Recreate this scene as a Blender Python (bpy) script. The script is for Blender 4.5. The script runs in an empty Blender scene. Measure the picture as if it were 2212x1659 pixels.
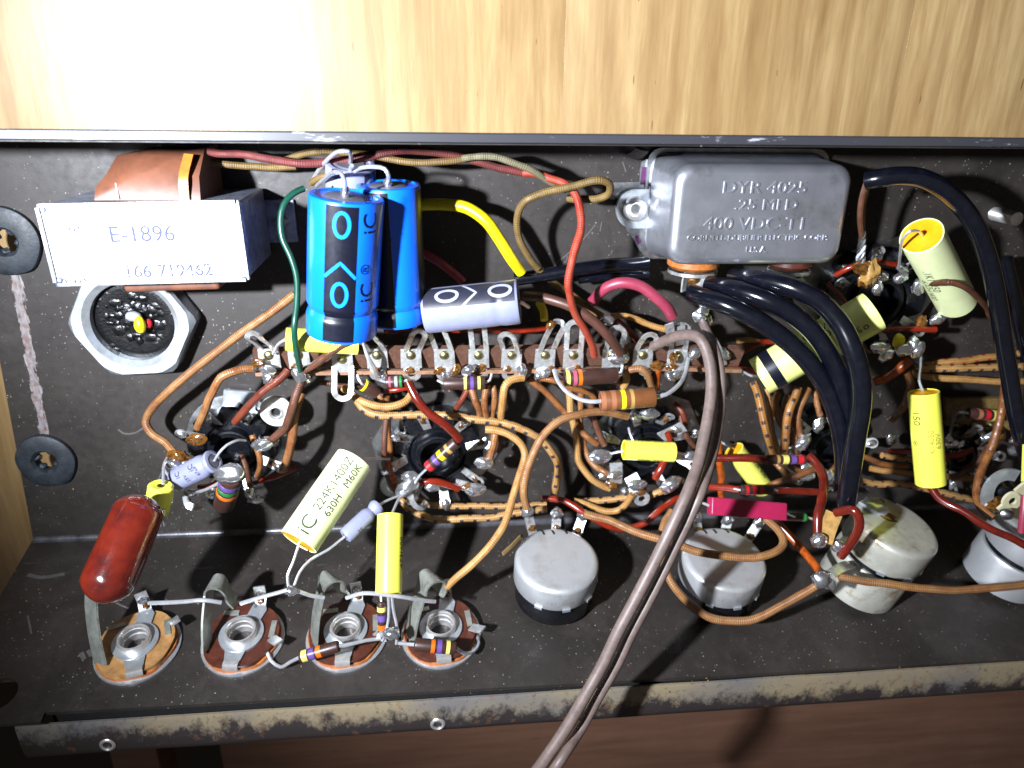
import bpy, bmesh, math, random
from mathutils import Vector as V, Matrix as M4, noise as MN
random.seed(7)
SC = bpy.context.scene
COL = SC.collection
S = 0.001                      # everything below is measured in millimetres

# ------------------------------------------------------------------ camera
F, H = 1600.0, 210.0
DOWN = V((-149, 650, -1600)).normalized()
CZ = -DOWN
CX = V((1, .02, -.085)); CX = (CX - CZ * CX.dot(CZ)).normalized()
CY = CZ.cross(CX)
R3 = M4((CX, CY, CZ))          # camera space -> world
cam_d = bpy.data.cameras.new('camera'); cam = bpy.data.objects.new('camera', cam_d); COL.objects.link(cam)
cam_d.sensor_width = 36; cam_d.lens = F / 2212 * 36; cam_d.clip_start = .005; cam_d.clip_end = 20
cam.matrix_world = M4.Translation(V((0, 0, H)) * S) @ R3.to_4x4()
cam_d.dof.use_dof = True; cam_d.dof.focus_distance = .188; cam_d.dof.aperture_fstop = 16
SC.camera = cam

# ------------------------------------------------------------------ light
w = bpy.data.worlds.new("World"); SC.world = w; w.use_nodes = True
_b = w.node_tree.nodes['Background']; _g = w.node_tree.nodes.new('ShaderNodeTexCoord'); _s = w.node_tree.nodes.new('ShaderNodeSeparateXYZ'); _r = w.node_tree.nodes.new('ShaderNodeValToRGB')
w.node_tree.links.new(_g.outputs['Generated'], _s.inputs[0]); w.node_tree.links.new(_s.outputs[2], _r.inputs[0]); w.node_tree.links.new(_r.outputs[0], _b.inputs[0])
_r.color_ramp.elements[0].position = .0; _r.color_ramp.elements[0].color = (.25, .19, .14, 1); _r.color_ramp.elements[1].position = 1; _r.color_ramp.elements[1].color = (1.0, .92, .84, 1)
_b.inputs[1].default_value = .125
LP = V((-140, 16, 238))
ld = bpy.data.lights.new('hand_torch', 'SPOT'); ld.energy = 16.5; ld.color = (.84, .90, 1.0)
ld.shadow_soft_size = .0065; ld.spot_size = math.radians(87); ld.spot_blend = 1.0
lo = bpy.data.objects.new('hand_torch', ld); COL.objects.link(lo); lo.location = LP * S
lo.rotation_euler = (V((24, -32, 0)) - LP).to_track_quat('-Z', 'Y').to_euler()
SC.view_settings.view_transform = 'Standard'; SC.view_settings.look = 'None'
SC.view_settings.exposure = 0; SC.view_settings.gamma = 1

# ------------------------------------------------------------------ measuring from the photograph
def ray(u, v): return R3 @ V((u - 1106, 830 - v, -F))
def P(u, v, z=0):
    r = ray(u, v); t = (z - H) / r.z
    return V((0, 0, H)) + r * t
AN = math.radians(76); YB = P(1106, 1130, 0).y
PN = V((0, math.sin(AN), math.cos(AN))); P0 = V((0, YB, 0)); PT = V((0, PN.z, -PN.y))
def Q(u, v, d=0):
    r = ray(u, v); c = V((0, 0, H)); t = (d - (c - P0).dot(PN)) / r.dot(PN)
    return c + r * t
def at(u, v, z, r=0):
    p = P(u, v, z)
    for _ in range(90):
        if (p - P0).dot(PN) >= r + .2 or p.y < YB - 25: break
        z += .8; p = P(u, v, z)
    return p
def panel_frame(p): return M4.Translation(p) @ M4((V((1, 0, 0)), PT, PN)).transposed().to_4x4()

# ------------------------------------------------------------------ mesh builder
class MB:
    def __init__(s): s.v = []; s.f = []; s.uv = []
    def add(s, vs, fs, uvs=None, mat=None):
        b = len(s.v)
        s.v += [mat @ V(p) for p in vs] if mat else [V(p) for p in vs]
        for i, f in enumerate(fs):
            s.f.append([b + k for k in f]); s.uv.append(uvs[i] if uvs else [(0, 0)] * len(f))
        return s
    def sweep(s, path, prof, up=None, closed_prof=True, cap=True, scale=None):
        path = [V(p) for p in path]; n = len(path); m = len(prof)
        T = []
        for i in range(n):
            d = path[min(i + 1, n - 1)] - path[max(i - 1, 0)]
            T.append(d.normalized() if d.length > 1e-9 else V((0, 0, 1)))
        a = V(up) if up else (V((0, 0, 1)) if abs(T[0].z) < .9 else V((1, 0, 0)))
        a = (a - T[0] * a.dot(T[0])).normalized()
        vs = []; L = 0; Ls = []
        pr = [0]
        for j in range(m): pr.append(pr[-1] + (V(prof[(j + 1) % m]) - V(prof[j])).length)
        for i in range(n):
            if i:
                L += (path[i] - path[i - 1]).length
                a = (a - T[i] * a.dot(T[i])).normalized()
            Ls.append(L); b = T[i].cross(a); k = scale(i / (n - 1)) if scale else 1
            for x, y in prof: vs.append(path[i] + (b * x + a * y) * k)
        fs = []; uv = []
        for i in range(n - 1):
            for j in range(m):
                k = (j + 1) % m
                fs.append([i * m + j, i * m + k, (i + 1) * m + k, (i + 1) * m + j])
                uv.append([(pr[j] / pr[-1], Ls[i]), (pr[j + 1] / pr[-1], Ls[i]), (pr[j + 1] / pr[-1], Ls[i + 1]), (pr[j] / pr[-1], Ls[i + 1])])
        if cap:
            fs.append(list(range(m))[::-1]); uv.append([(0, 0)] * m)
            fs.append([(n - 1) * m + j for j in range(m)]); uv.append([(0, L)] * m)
        return s.add(vs, fs, uv)
    def tube(s, path, r, n=10, scale=None, smooth=True):
        if smooth: path = spline(path)
        return s.sweep(path, [(math.cos(2 * math.pi * k / n) * r, math.sin(2 * math.pi * k / n) * r) for k in range(n)], scale=scale)
    def ribbon(s, path, wd, th, up, smooth=True):
        if smooth: path = spline(path, 1.0)
        return s.sweep(path, [(-wd / 2, -th / 2), (wd / 2, -th / 2), (wd / 2, th / 2), (-wd / 2, th / 2)], up=up)
    def lathe(s, prof, n=32, mat=None, wob=0, axis='z'):
        vs = []; m = len(prof); L = [0]
        for i in range(1, m): L.append(L[-1] + (V(prof[i]) - V(prof[i - 1])).length)
        for j in range(n):
            t = 2 * math.pi * j / n
            for r, z in prof:
                k = r * (1 + wob * MN.noise(V((math.cos(t) * 1.7, math.sin(t) * 1.7, z * .3)))) if wob else r
                p = (k * math.cos(t), k * math.sin(t), z)
                vs.append(p if axis == 'z' else (z, k * math.sin(t), k * math.cos(t)))
        fs = []; uv = []
        for j in range(n):
            q = (j + 1) % n
            for i in range(m - 1):
                f = [j * m + i, q * m + i, q * m + i + 1, j * m + i + 1]
                if axis != 'z': f = f[::-1]
                fs.append(f)
                u = [(j / n, L[i]), ((j + 1) / n, L[i]), ((j + 1) / n, L[i + 1]), (j / n, L[i + 1])]
                uv.append(u[::-1] if axis != 'z' else u)
        return s.add(vs, fs, uv, mat)
    def box(s, c, d, mat=None):
        x, y, z = c; a, b, e = d[0] / 2, d[1] / 2, d[2] / 2
        vs = [(x + i * a, y + j * b, z + k * e) for i in (-1, 1) for j in (-1, 1) for k in (-1, 1)]
        fs = [[0, 1, 3, 2], [4, 6, 7, 5], [0, 4, 5, 1], [2, 3, 7, 6], [0, 2, 6, 4], [1, 5, 7, 3]]
        return s.add(vs, fs, None, mat)
    def prism(s, out, z0, z1, mat=None):
        n = len(out); vs = [(x, y, z0) for x, y in out] + [(x, y, z1) for x, y in out]
        fs = [list(range(n))[::-1], list(range(n, 2 * n))] + [[i, (i + 1) % n, n + (i + 1) % n, n + i] for i in range(n)]
        return s.add(vs, fs, None, mat)
    def blob(s, c, r, seed=0, amp=.18, n=14, m=9, mat=None):
        c = V(c); r = V(r) if hasattr(r, '__len__') else V((r, r, r)); vs = []; fs = []
        for i in range(m + 1):
            a = math.pi * i / m
            for j in range(n):
                b = 2 * math.pi * j / n
                d = V((math.sin(a) * math.cos(b), math.sin(a) * math.sin(b), math.cos(a)))
                k = 1 + amp * MN.noise(d * 1.6 + V((seed * 7.3, seed * 3.1, seed)))
                vs.append(c + V((d.x * r.x, d.y * r.y, d.z * r.z)) * k)
        for i in range(m):
            for j in range(n): fs.append([i * n + j, (i + 1) * n + j, (i + 1) * n + (j + 1) % n, i * n + (j + 1) % n])
        return s.add(vs, fs, None, mat)
    def mesh(s, name, mat, ang=38, off=None, flat=False, weld=True):
        me = bpy.data.meshes.new(name); off = off or V((0, 0, 0))
        me.from_pydata([(p - off) * S for p in s.v], [], s.f)
        ul = me.uv_layers.new(name='UVMap'); k = 0
        buf = [c for f in s.uv for q in f for c in q]
        ul.data.foreach_set('uv', buf)
        bm = bmesh.new(); bm.from_mesh(me)
        if weld: bmesh.ops.remove_doubles(bm, verts=bm.verts, dist=1e-7)
        bmesh.ops.recalc_face_normals(bm, faces=bm.faces) if not flat else None
        bm.to_mesh(me); bm.free()
        if not flat:
            me.polygons.foreach_set('use_smooth', [True] * len(me.polygons)); me.set_sharp_from_angle(angle=math.radians(ang))
        for q in (mat if isinstance(mat, (list, tuple)) else [mat]): me.materials.append(q)
        me.update(); return me

def spline(pts, step=1.2):
    pts = [V(p) for p in pts]
    if len(pts) < 3:
        n = max(2, int((pts[1] - pts[0]).length / 3)); return [pts[0].lerp(pts[1], i / n) for i in range(n + 1)]
    q = [pts[0] * 2 - pts[1]] + pts + [pts[-1] * 2 - pts[-2]]; out = []
    for i in range(1, len(q) - 2):
        a, b, c, d = q[i - 1:i + 3]
        t0 = 0; t1 = max((b - a).length, 1e-4) ** .5; t2 = t1 + max((c - b).length, 1e-4) ** .5; t3 = t2 + max((d - c).length, 1e-4) ** .5
        n = max(2, int((c - b).length / step))
        for k in range(n):
            t = t1 + (t2 - t1) * k / n
            A1 = a * ((t1 - t) / t1) + b * (t / t1)
            A2 = b * ((t2 - t) / (t2 - t1)) + c * ((t - t1) / (t2 - t1))
            A3 = c * ((t3 - t) / (t3 - t2)) + d * ((t - t2) / (t3 - t2))
            B1 = A1 * ((t2 - t) / t2) + A2 * (t / t2)
            B2 = A2 * ((t3 - t) / (t3 - t1)) + A3 * ((t - t1) / (t3 - t1))
            out.append(B1 * ((t2 - t) / (t2 - t1)) + B2 * ((t - t1) / (t2 - t1)))
    out.append(pts[-1]); return out

# ------------------------------------------------------------------ objects
def thing(name, label, cat, frame, group=None):
    o = bpy.data.objects.new(name, None); COL.objects.link(o)
    m = frame.copy() if isinstance(frame, M4) else M4.Translation(frame)
    m.translation = m.translation * S
    o.matrix_world = m; o.empty_display_size = .003
    o['label'] = label; o['category'] = cat
    if group: o['group'] = group
    FR[o.name] = m.copy(); FR[o.name].translation = m.translation / S
    return o
FR = {}
def part(name, me, parent, mat=None, lm=None, label=None, **kw):
    if isinstance(me, MB): me = me.mesh(name, mat, **kw)
    o = bpy.data.objects.new(name, me); COL.objects.link(o); o.parent = parent
    if lm is not None:
        l = lm.copy(); l.translation = l.translation * S; o.matrix_local = l
    if label: o['label'] = label
    return o
def solo(name, mb, mat, label, cat, group=None, kind=None, **kw):
    c = V((0, 0, 0))
    for p in mb.v: c += p
    c /= len(mb.v); c.z = min(p.z for p in mb.v)
    o = bpy.data.objects.new(name, mb.mesh(name, mat, off=c, **kw)); COL.objects.link(o); o.location = c * S
    if kind: o['kind'] = kind
    if label: o['label'] = label
    if cat: o['category'] = cat
    if group: o['group'] = group
    return o
def loc(t, p): return FR[t.name].inverted() @ V(p)

_tc = {}
def text_tris(s, size):
    if (s, size) in _tc: return _tc[(s, size)]
    cu = bpy.data.curves.new('txt', 'FONT'); cu.body = s; cu.size = size; cu.align_x = 'CENTER'; cu.align_y = 'CENTER'; cu.resolution_u = 3
    ob = bpy.data.objects.new('txt', cu); COL.objects.link(ob)
    dg = bpy.context.evaluated_depsgraph_get(); me = bpy.data.meshes.new_from_object(ob.evaluated_get(dg))
    bm = bmesh.new(); bm.from_mesh(me); bmesh.ops.triangulate(bm, faces=bm.faces)
    for _ in range(2):
        e = [x for x in bm.edges if x.calc_length() > .9]
        if e: bmesh.ops.subdivide_edges(bm, edges=e, cuts=1)
        bmesh.ops.triangulate(bm, faces=bm.faces)
    r = ([v.co.copy() for v in bm.verts], [[v.index for v in f.verts] for f in bm.faces])
    bm.verts.index_update(); r = ([v.co.copy() for v in bm.verts], [[v.index for v in f.verts] for f in bm.faces])
    bm.free(); bpy.data.objects.remove(ob); bpy.data.curves.remove(cu); bpy.data.meshes.remove(me)
    _tc[(s, size)] = r; return r
# ------------------------------------------------------------------ materials
def lin(h):
    h = h.lstrip('#'); c = [int(h[i:i + 2], 16) / 255 for i in (0, 2, 4)]
    return tuple(x / 12.92 if x <= .04045 else ((x + .055) / 1.055) ** 2.4 for x in c) + (1,)
class NT:
    def __init__(s, name):
        s.m = bpy.data.materials.new(name); s.m.use_nodes = True; s.t = s.m.node_tree; s.b = s.t.nodes['Principled BSDF']
    def n(s, typ, **kw):
        x = s.t.nodes.new(typ)
        for k, v in kw.items():
            if k.startswith('_'): setattr(x, k[1:], v)
        return x
    def put(s, sock, val):
        if hasattr(val, 'node') or isinstance(val, bpy.types.NodeSocket): s.t.links.new(val, sock)
        else: sock.default_value = val
    def coord(s, kind='Object', scale=(1000, 1000, 1000), rot=(0, 0, 0)):
        tc = s.n('ShaderNodeTexCoord'); mp = s.n('ShaderNodeMapping'); mp.inputs['Scale'].default_value = scale; mp.inputs['Rotation'].default_value = rot
        s.t.links.new(tc.outputs[kind], mp.inputs[0]); return mp.outputs[0]
    def noise(s, co, scale, detail=4, rough=.6, dist=0):
        x = s.n('ShaderNodeTexNoise'); s.put(x.inputs['Vector'], co)
        x.inputs['Scale'].default_value = scale; x.inputs['Detail'].default_value = detail; x.inputs['Roughness'].default_value = rough; x.inputs['Distortion'].default_value = dist
        return x.outputs[0]
    def vor(s, co, scale, out='Distance'):
        x = s.n('ShaderNodeTexVoronoi'); s.put(x.inputs['Vector'], co); x.inputs['Scale'].default_value = scale; return x.outputs[out]
    def ramp(s, val, stops, col=False):
        x = s.n('ShaderNodeValToRGB'); s.put(x.inputs[0], val); e = x.color_ramp.elements
        while len(e) < len(stops): e.new(.5)
        for i, (p, c) in enumerate(stops):
            e[i].position = p; e[i].color = c if hasattr(c, '__len__') else (c, c, c, 1)
        return x.outputs[0]
    def mix(s, fac, a, b, mode='MIX'):
        x = s.n('ShaderNodeMix', _data_type='RGBA', _blend_type=mode); s.put(x.inputs[0], fac); s.put(x.inputs[6], a); s.put(x.inputs[7], b); return x.outputs[2]
    def math(s, op, a, b=0, c=0):
        x = s.n('ShaderNodeMath', _operation=op); s.put(x.inputs[0], a); s.put(x.inputs[1], b); s.put(x.inputs[2], c); return x.outputs[0]
    def bump(s, h, strength=.3, dist=.1):
        x = s.n('ShaderNodeBump'); x.inputs['Strength'].default_value = strength; x.inputs['Distance'].default_value = dist * S
        s.put(x.inputs['Height'], h); s.t.links.new(x.outputs[0], s.b.inputs['Normal'])
    def set(s, **kw):
        for k, v in kw.items():
            s.put(s.b.inputs[{'col': 'Base Color', 'rough': 'Roughness', 'metal': 'Metallic', 'spec': 'Specular IOR Level', 'coat': 'Coat Weight', 'coatr': 'Coat Roughness', 'trans': 'Transmission Weight', 'sss': 'Subsurface Weight', 'ior': 'IOR', 'alpha': 'Alpha'}[k]], v)
        return s

def plain(name, col, rough=.5, metal=0, var=.12, vs=.4, bump=.0, bs=3, coat=0, spec=.5, dirt=None, dirt_amt=.5, dscale=.35):
    """one surface with slight tonal variation, optional dirt patches and fine relief"""
    t = NT(name); co = t.coord(); c = lin(col) if isinstance(col, str) else col
    nz = t.noise(co, vs, 5)
    d = tuple(x * (1 - var * 1.6) for x in c[:3]) + (1,); l = tuple(min(1, x * (1 + var)) for x in c[:3]) + (1,)
    base = t.ramp(nz, [(.3, d), (.7, l)])
    if dirt:
        dm = t.ramp(t.noise(co, dscale, 6, .65), [(.52, 0), (.68, dirt_amt)])
        base = t.mix(dm, base, lin(dirt))
    t.set(col=base, metal=metal, rough=t.math('MULTIPLY_ADD', t.noise(co, vs * 2.3, 4), rough * .5, rough * .75), spec=spec, coat=coat, coatr=.08)
    if bump: t.bump(t.noise(co, bs, 5), bump, .15)
    return t.m

def cloth(name, col, dark, tick=None, wax=.35, rib=.8):
    """braided cloth wire covering, waxed; optional tracer ticks woven in. UV: u round the wire, v in mm along it"""
    t = NT(name)
    uv = t.n('ShaderNodeTexCoord').outputs['UV']; sp = t.n('ShaderNodeSeparateXYZ'); t.put(sp.inputs[0], uv)
    u, v = sp.outputs[0], sp.outputs[1]; co = t.coord()
    a = t.math('SINE', t.math('ADD', t.math('MULTIPLY', u, 25.13), t.math('MULTIPLY', v, 6.2)))
    b = t.math('SINE', t.math('SUBTRACT', t.math('MULTIPLY', u, 25.13), t.math('MULTIPLY', v, 6.2)))
    br = t.math('MULTIPLY_ADD', t.math('MULTIPLY', a, b), .5, .5)
    rb = t.math('MULTIPLY_ADD', t.math('SINE', t.math('MULTIPLY', v, 10.5)), .5, .5)
    h = t.math('ADD', t.math('MULTIPLY', br, .6), t.math('MULTIPLY', rb, .4)); h = t.math('MULTIPLY', h, t.math('MULTIPLY_ADD', t.noise(co, 1.1, 3), .8, .6))
    base = t.ramp(t.noise(co, .22, 5, .65), [(.33, lin(dark)), (.66, lin(col))])
    base = t.mix(t.ramp(t.noise(co, .11, 6, .72), [(.48, 0), (.72, .6)]), base, (.075, .034, .016, 1))
    sh = t.mix(t.math('MULTIPLY', t.math('SUBTRACT', 1, h), rib), base, (.05, .02, .01, 1), 'MIX')
    if tick:
        pos = t.math('FRACT', t.math('ADD', t.math('MULTIPLY', v, .25), t.math('MULTIPLY', t.math('FLOOR', t.math('MULTIPLY', u, 3.0)), .37)))
        m1 = t.math('LESS_THAN', pos, .27)
        m2 = t.math('LESS_THAN', t.math('ABSOLUTE', t.math('SUBTRACT', t.math('FRACT', t.math('MULTIPLY', u, 3.0)), .5)), .24)
        sh = t.mix(t.math('MULTIPLY', t.math('MULTIPLY', m1, m2), .95), sh, lin(tick))
    t.set(col=sh, rough=t.ramp(t.noise(co, .3, 4), [(.35, wax), (.7, min(1, wax + .3))]), spec=.45)
    t.bump(h, .6, .18)
    return t.m

MT = {}
def build_mats():
    m = MT
    # dark brown-grey crackle paint of the chassis, dusty, with wear
    def paint(name, scrape=False):
        t = NT(name); co = t.coord()
        base = t.ramp(t.noise(co, .03, 6, .6), [(.3, (.0155, .0122, .0105, 1)), (.7, (.028, .0222, .0192, 1))])
        # dust and specks
        sp = t.vor(co, 1.15, 'Distance'); rc = t.vor(co, 1.15, 'Color'); sr = t.n('ShaderNodeSeparateColor'); t.put(sr.inputs[0], rc)
        dot = t.math('LESS_THAN', sp, t.math('MULTIPLY', t.math('SUBTRACT', sr.outputs[0], .55), .55))
        dn = t.ramp(t.noise(co, .04, 5, .7), [(.42, .05), (.62, 1)])
        base = t.mix(t.math('MULTIPLY', t.math('MULTIPLY', dot, .5), dn), base, (.46, .42, .36, 1))
        haze = t.ramp(t.noise(co, .06, 8, .75, .6), [(.5, 0), (.78, .32)])
        base = t.mix(haze, base, (.085, .073, .066, 1))
        # thin random scratches
        sc = t.n('ShaderNodeTexNoise'); mp = t.coord('Object', (60, 1400, 200), (0, 0, .5)); t.put(sc.inputs['Vector'], mp); sc.inputs['Scale'].default_value = 1.4; sc.inputs['Detail'].default_value = 3
        base = t.mix(t.ramp(sc.outputs[0], [(.70, 0), (.78, .3)]), base, (.13, .118, .11, 1))
        rust = t.math('MULTIPLY', t.ramp(t.noise(co, .12, 6, .7), [(.66, 0), (.74, .55)]), 1); base = t.mix(rust, base, (.06, .03, .018, 1))
        if scrape:
            a = P(33, 595, 0); b = P(97, 950, 0); d = (b - a).normalized()
            s3 = t.n('ShaderNodeSeparateXYZ'); t.put(s3.inputs[0], co)
            off = t.math('ADD', t.math('MULTIPLY', t.math('SUBTRACT', s3.outputs[0], a.x), -d.y), t.math('MULTIPLY', t.math('SUBTRACT', s3.outputs[1], a.y), d.x))
            al = t.math('ADD', t.math('MULTIPLY', t.math('SUBTRACT', s3.outputs[0], a.x), d.x), t.math('MULTIPLY', t.math('SUBTRACT', s3.outputs[1], a.y), d.y))
            st = t.coord('Object', (1400, 260, 1000), (0, 0, 0)); nz = t.noise(st, .9, 5, .7)
            wv = t.math('ADD', off, t.math('MULTIPLY', t.math('SUBTRACT', t.noise(co, .16, 3), .5), 2.2))
            k = t.math('LESS_THAN', t.math('ABSOLUTE', wv), t.math('MULTIPLY', t.math('SUBTRACT', nz, .22), 4.4))
            k = t.math('MULTIPLY', k, t.math('GREATER_THAN', al, 0)); k = t.math('MULTIPLY', k, t.math('LESS_THAN', al, (b - a).length))
            base = t.mix(t.math('MULTIPLY', k, t.ramp(nz, [(.35, .35), (.6, .95)])), base, (.25, .22, .22, 1))
            base = t.mix(t.math('MULTIPLY', t.math('MULTIPLY', k, t.ramp(t.noise(co, .5, 3), [(.5, 0), (.6, .5)])), 1), base, (.12, .05, .03, 1))
        t.set(col=base, rough=t.ramp(t.noise(co, .4, 4), [(.3, .44), (.7, .62)]), spec=.42)
        t.bump(t.math('ADD', t.noise(co, 2.2, 3), t.math('MULTIPLY', t.noise(co, .15, 3), .6)), .22, .08)
        return t.m
    m['floor'] = paint('chassis_paint_worn', True); m['paint'] = paint('chassis_paint')
    t = NT('worn_lip_lit_edge'); co = t.coord(); st = t.coord('Object', (1000, 700, 1000))
    sy = t.n('ShaderNodeSeparateXYZ'); t.put(sy.inputs[0], co); gr = t.math('MULTIPLY_ADD', sy.outputs[1], .045, .045 * 157.0)  # rubbed patches grow toward the upper edge, painting in its lighter highlight
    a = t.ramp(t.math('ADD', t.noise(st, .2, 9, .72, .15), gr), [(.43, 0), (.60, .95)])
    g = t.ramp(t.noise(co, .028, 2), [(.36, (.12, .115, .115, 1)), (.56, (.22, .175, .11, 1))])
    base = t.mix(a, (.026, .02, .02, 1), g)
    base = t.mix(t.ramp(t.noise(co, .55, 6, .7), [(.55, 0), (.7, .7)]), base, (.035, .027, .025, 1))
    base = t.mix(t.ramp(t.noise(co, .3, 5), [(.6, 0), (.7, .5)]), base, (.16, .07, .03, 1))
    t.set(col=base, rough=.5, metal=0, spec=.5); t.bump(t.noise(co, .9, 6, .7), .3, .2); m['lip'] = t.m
    t = NT('rim_edge'); co = t.coord(); st = t.coord('Object', (320, 1400, 1000))
    a = t.ramp(t.noise(st, .3, 6, .7), [(.6, 0), (.68, 1)])
    t.set(col=t.mix(a, (.030, .030, .036, 1), (.30, .30, .33, 1)), rough=.4, spec=.5); m['rim'] = t.m

    def wood(name, light, mid, dark, ax=1, gloss=.25, pores=.7, coat=.3, streak=1.0, obj_rand=True):
        t = NT(name)
        tc = t.n('ShaderNodeTexCoord'); oi = t.n('ShaderNodeObjectInfo'); add = t.n('ShaderNodeVectorMath', _operation='ADD')
        t.put(add.inputs[0], tc.outputs['Object']); sc = t.math('MULTIPLY', oi.outputs['Random'], 3.0); t.put(add.inputs[1], sc)
        def mp(s, r=(0, 0, 0)):
            x = t.n('ShaderNodeMapping'); x.inputs['Scale'].default_value = s; x.inputs['Rotation'].default_value = r; t.put(x.inputs[0], add.outputs[0]); return x.outputs[0]
        lo, hi = 52, 640
        st = (hi, lo, hi) if ax == 1 else (lo, hi, hi)
        g1 = t.noise(mp(st), .28, 7, .62, .35); g2 = t.noise(mp(tuple(x * 2.6 for x in st)), .55, 5, .7)
        c = t.ramp(g1, [(.28, lin(dark)), (.5, lin(mid)), (.72, lin(light))])
        c = t.mix(t.ramp(g2, [(.45, 0), (.75, .5 * streak)]), c, lin(dark))
        c = t.mix(t.ramp(t.noise(mp(tuple(x * .5 for x in st)), .5, 3), [(.55, 0), (.8, .5 * streak)]), c, lin(light))
        # short dark pores along the grain
        ps = (820, 110, 1000) if ax == 1 else (110, 820, 1000)
        pv = t.vor(mp(ps), .75, 'Distance'); pc = t.vor(mp(ps), .75, 'Color'); sr = t.n('ShaderNodeSeparateColor'); t.put(sr.inputs[0], pc)
        k = t.math('LESS_THAN', pv, t.math('MULTIPLY', t.math('SUBTRACT', sr.outputs[0], .74), .62))
        c = t.mix(t.math('MULTIPLY', k, pores), c, tuple(x * .42 for x in lin(dark)[:3]) + (1,))
        c = t.mix(t.ramp(t.noise(mp((26, 9, 26)), 1.0, 4, .6), [(.4, 0), (.7, .4)]), c, lin(dark))
        hsv = t.n('ShaderNodeHueSaturation'); t.put(hsv.inputs['Color'], c); t.put(hsv.inputs['Value'], t.math('MULTIPLY_ADD', oi.outputs['Random'], .05, .975))
        t.set(col=hsv.outputs[0], rough=t.ramp(g2, [(.3, gloss), (.7, gloss + .12)]), spec=.5, coat=coat, coatr=.2)
        t.bump(t.math('ADD', g2, t.math('MULTIPLY', k, -1.5)), .12, .1)
        return t.m
    m['wood'] = wood('table_wood', '#b59a6c', '#9c8055', '#7f613a', gloss=.38, coat=.62, pores=.8)
    m['wood_e'] = wood('table_edge_wood', '#a5814b', '#917040', '#745028', gloss=.36, coat=.5)
    m['wood_d'] = wood('dark_board_wood', '#7c5a48', '#6f4f3e', '#5c4032', ax=0, gloss=.42, coat=.0, pores=.4)
    m['bendm'] = plain('bend_highlight', (.07, .068, .075, 1), .3, .2, var=.4, vs=.2, bump=.2, bs=2)  # paler and glossier than the panel, painting in the bend's highlight line
    m['black_void'] = plain('room_floor', '#241c16', .8)

    m['tan'] = cloth('tan_cloth', '#d6a662', '#a8763c'); m['tick'] = cloth('tan_cloth_black_ticks', '#cfa264', '#a3753c', '#131a2c')
    m['tickr'] = cloth('tan_cloth_red_ticks', '#bf9050', '#9a6c33', '#8e1d1d')
    m['orange'] = cloth('orange_brown_cloth', '#b48550', '#825230'); m['otick'] = cloth('orange_cloth_ticks', '#be883f', '#8e5626', '#17141a', wax=.3)
    m['wax'] = cloth('waxed_orange_cloth', '#ae7e4c', '#703c20', wax=.2, rib=.6)
    m['redbrown'] = cloth('red_brown_cloth', '#7c3620', '#52201a', wax=.25, rib=.45); m['brown'] = cloth('brown_cloth', '#6b4230', '#43261b', wax=.3)
    m['mix'] = cloth('brown_orange_cloth', '#b07238', '#5c3220', wax=.22)
    m['olive'] = cloth('olive_cloth', '#8a7038', '#5a4a20', wax=.5); m['grey_cloth'] = cloth('grey_green_cloth', '#8b8b70', '#5c5a3c', wax=.7)
    m['red_cloth'] = cloth('red_cloth', '#83292f', '#4e181e', wax=.6); m['orangered'] = cloth('orange_red_cloth', '#a83f24', '#86251c', wax=.4, rib=.35)
    m['yellow_w'] = plain('yellow_insulation', '#d8c60e', .38, dirt='#7a6414', dirt_amt=.4, bump=.1)
    m['pink_w'] = plain('pink_insulation', '#862f42', .4, bump=.1, bs=4); m['green_w'] = plain('green_insulation', '#0c4030', .38)
    m['dred'] = plain('dark_red_insulation', '#5c170d', .22, var=.2, coat=.3, dirt='#2a0c08', dirt_amt=.5); m['redw'] = plain('red_ribbed_insulation', '#76200f', .25, var=.2)
    m['orw'] = plain('orange_tube_insulation', '#96430f', .28, var=.3, dirt='#3c1a0a', dirt_amt=.7)
    m['blackc'] = plain('black_sleeving', '#090b13', .17, var=.2, spec=.6, bump=.04, bs=.5, dirt='#15151a', dirt_amt=.5, coat=.2)
    m['brownc'] = plain('brown_cable_jacket', '#655650', .48, var=.14, bump=.15, bs=1.5, dirt='#46342f', dirt_amt=.5); m['brown_w'] = plain('brown_insulation', '#4a2c22', .45, bump=.15)
    m['lead'] = plain('tinned_lead', (.74, .75, .79, 1), .32, .75, var=.12); m['oldlead'] = plain('dull_lead', (.42, .42, .43, 1), .38, 1, var=.2)
    m['tin'] = plain('tinned_tag', (.72, .73, .73, 1), .32, .8, var=.15, vs=.8, bump=.15, bs=2.2, dirt='#6b5426', dirt_amt=.55, dscale=.5)
    m['solder'] = plain('solder', (.84, .86, .92, 1), .2, .95, var=.12, vs=.8, bump=.12, bs=.9, dirt='#6e5424', dirt_amt=.55, dscale=.7)
    m['flux'] = plain('amber_flux', '#5e3b14', .16, var=.6, vs=1.2, bump=.4, bs=1.4, coat=.6)
    m['zinc'] = plain('zinc_nut', (.55, .59, .62, 1), .34, .75, var=.12, bump=.12, bs=.8); m['steel'] = plain('old_steel', (.40, .41, .41, 1), .36, 1, var=.25, bump=.2, bs=1)
    m['brass'] = plain('brass_rivet', (.42, .38, .20, 1), .35, 1, var=.2)
    m['leaf'] = plain('spring_leaf', (.40, .42, .37, 1), .36, .7, var=.22, vs=.25, dirt='#5a4a24', dirt_amt=.5)
    m['bush'] = plain('bushing_metal', (.72, .70, .68, 1), .3, .8, var=.1)
    m['can'] = plain('can_metal', (.50, .51, .56, 1), .33, .85, var=.1, vs=.1, bump=.07, bs=.5, dirt='#6b6a5c', dirt_amt=.4, dscale=.12)
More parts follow.
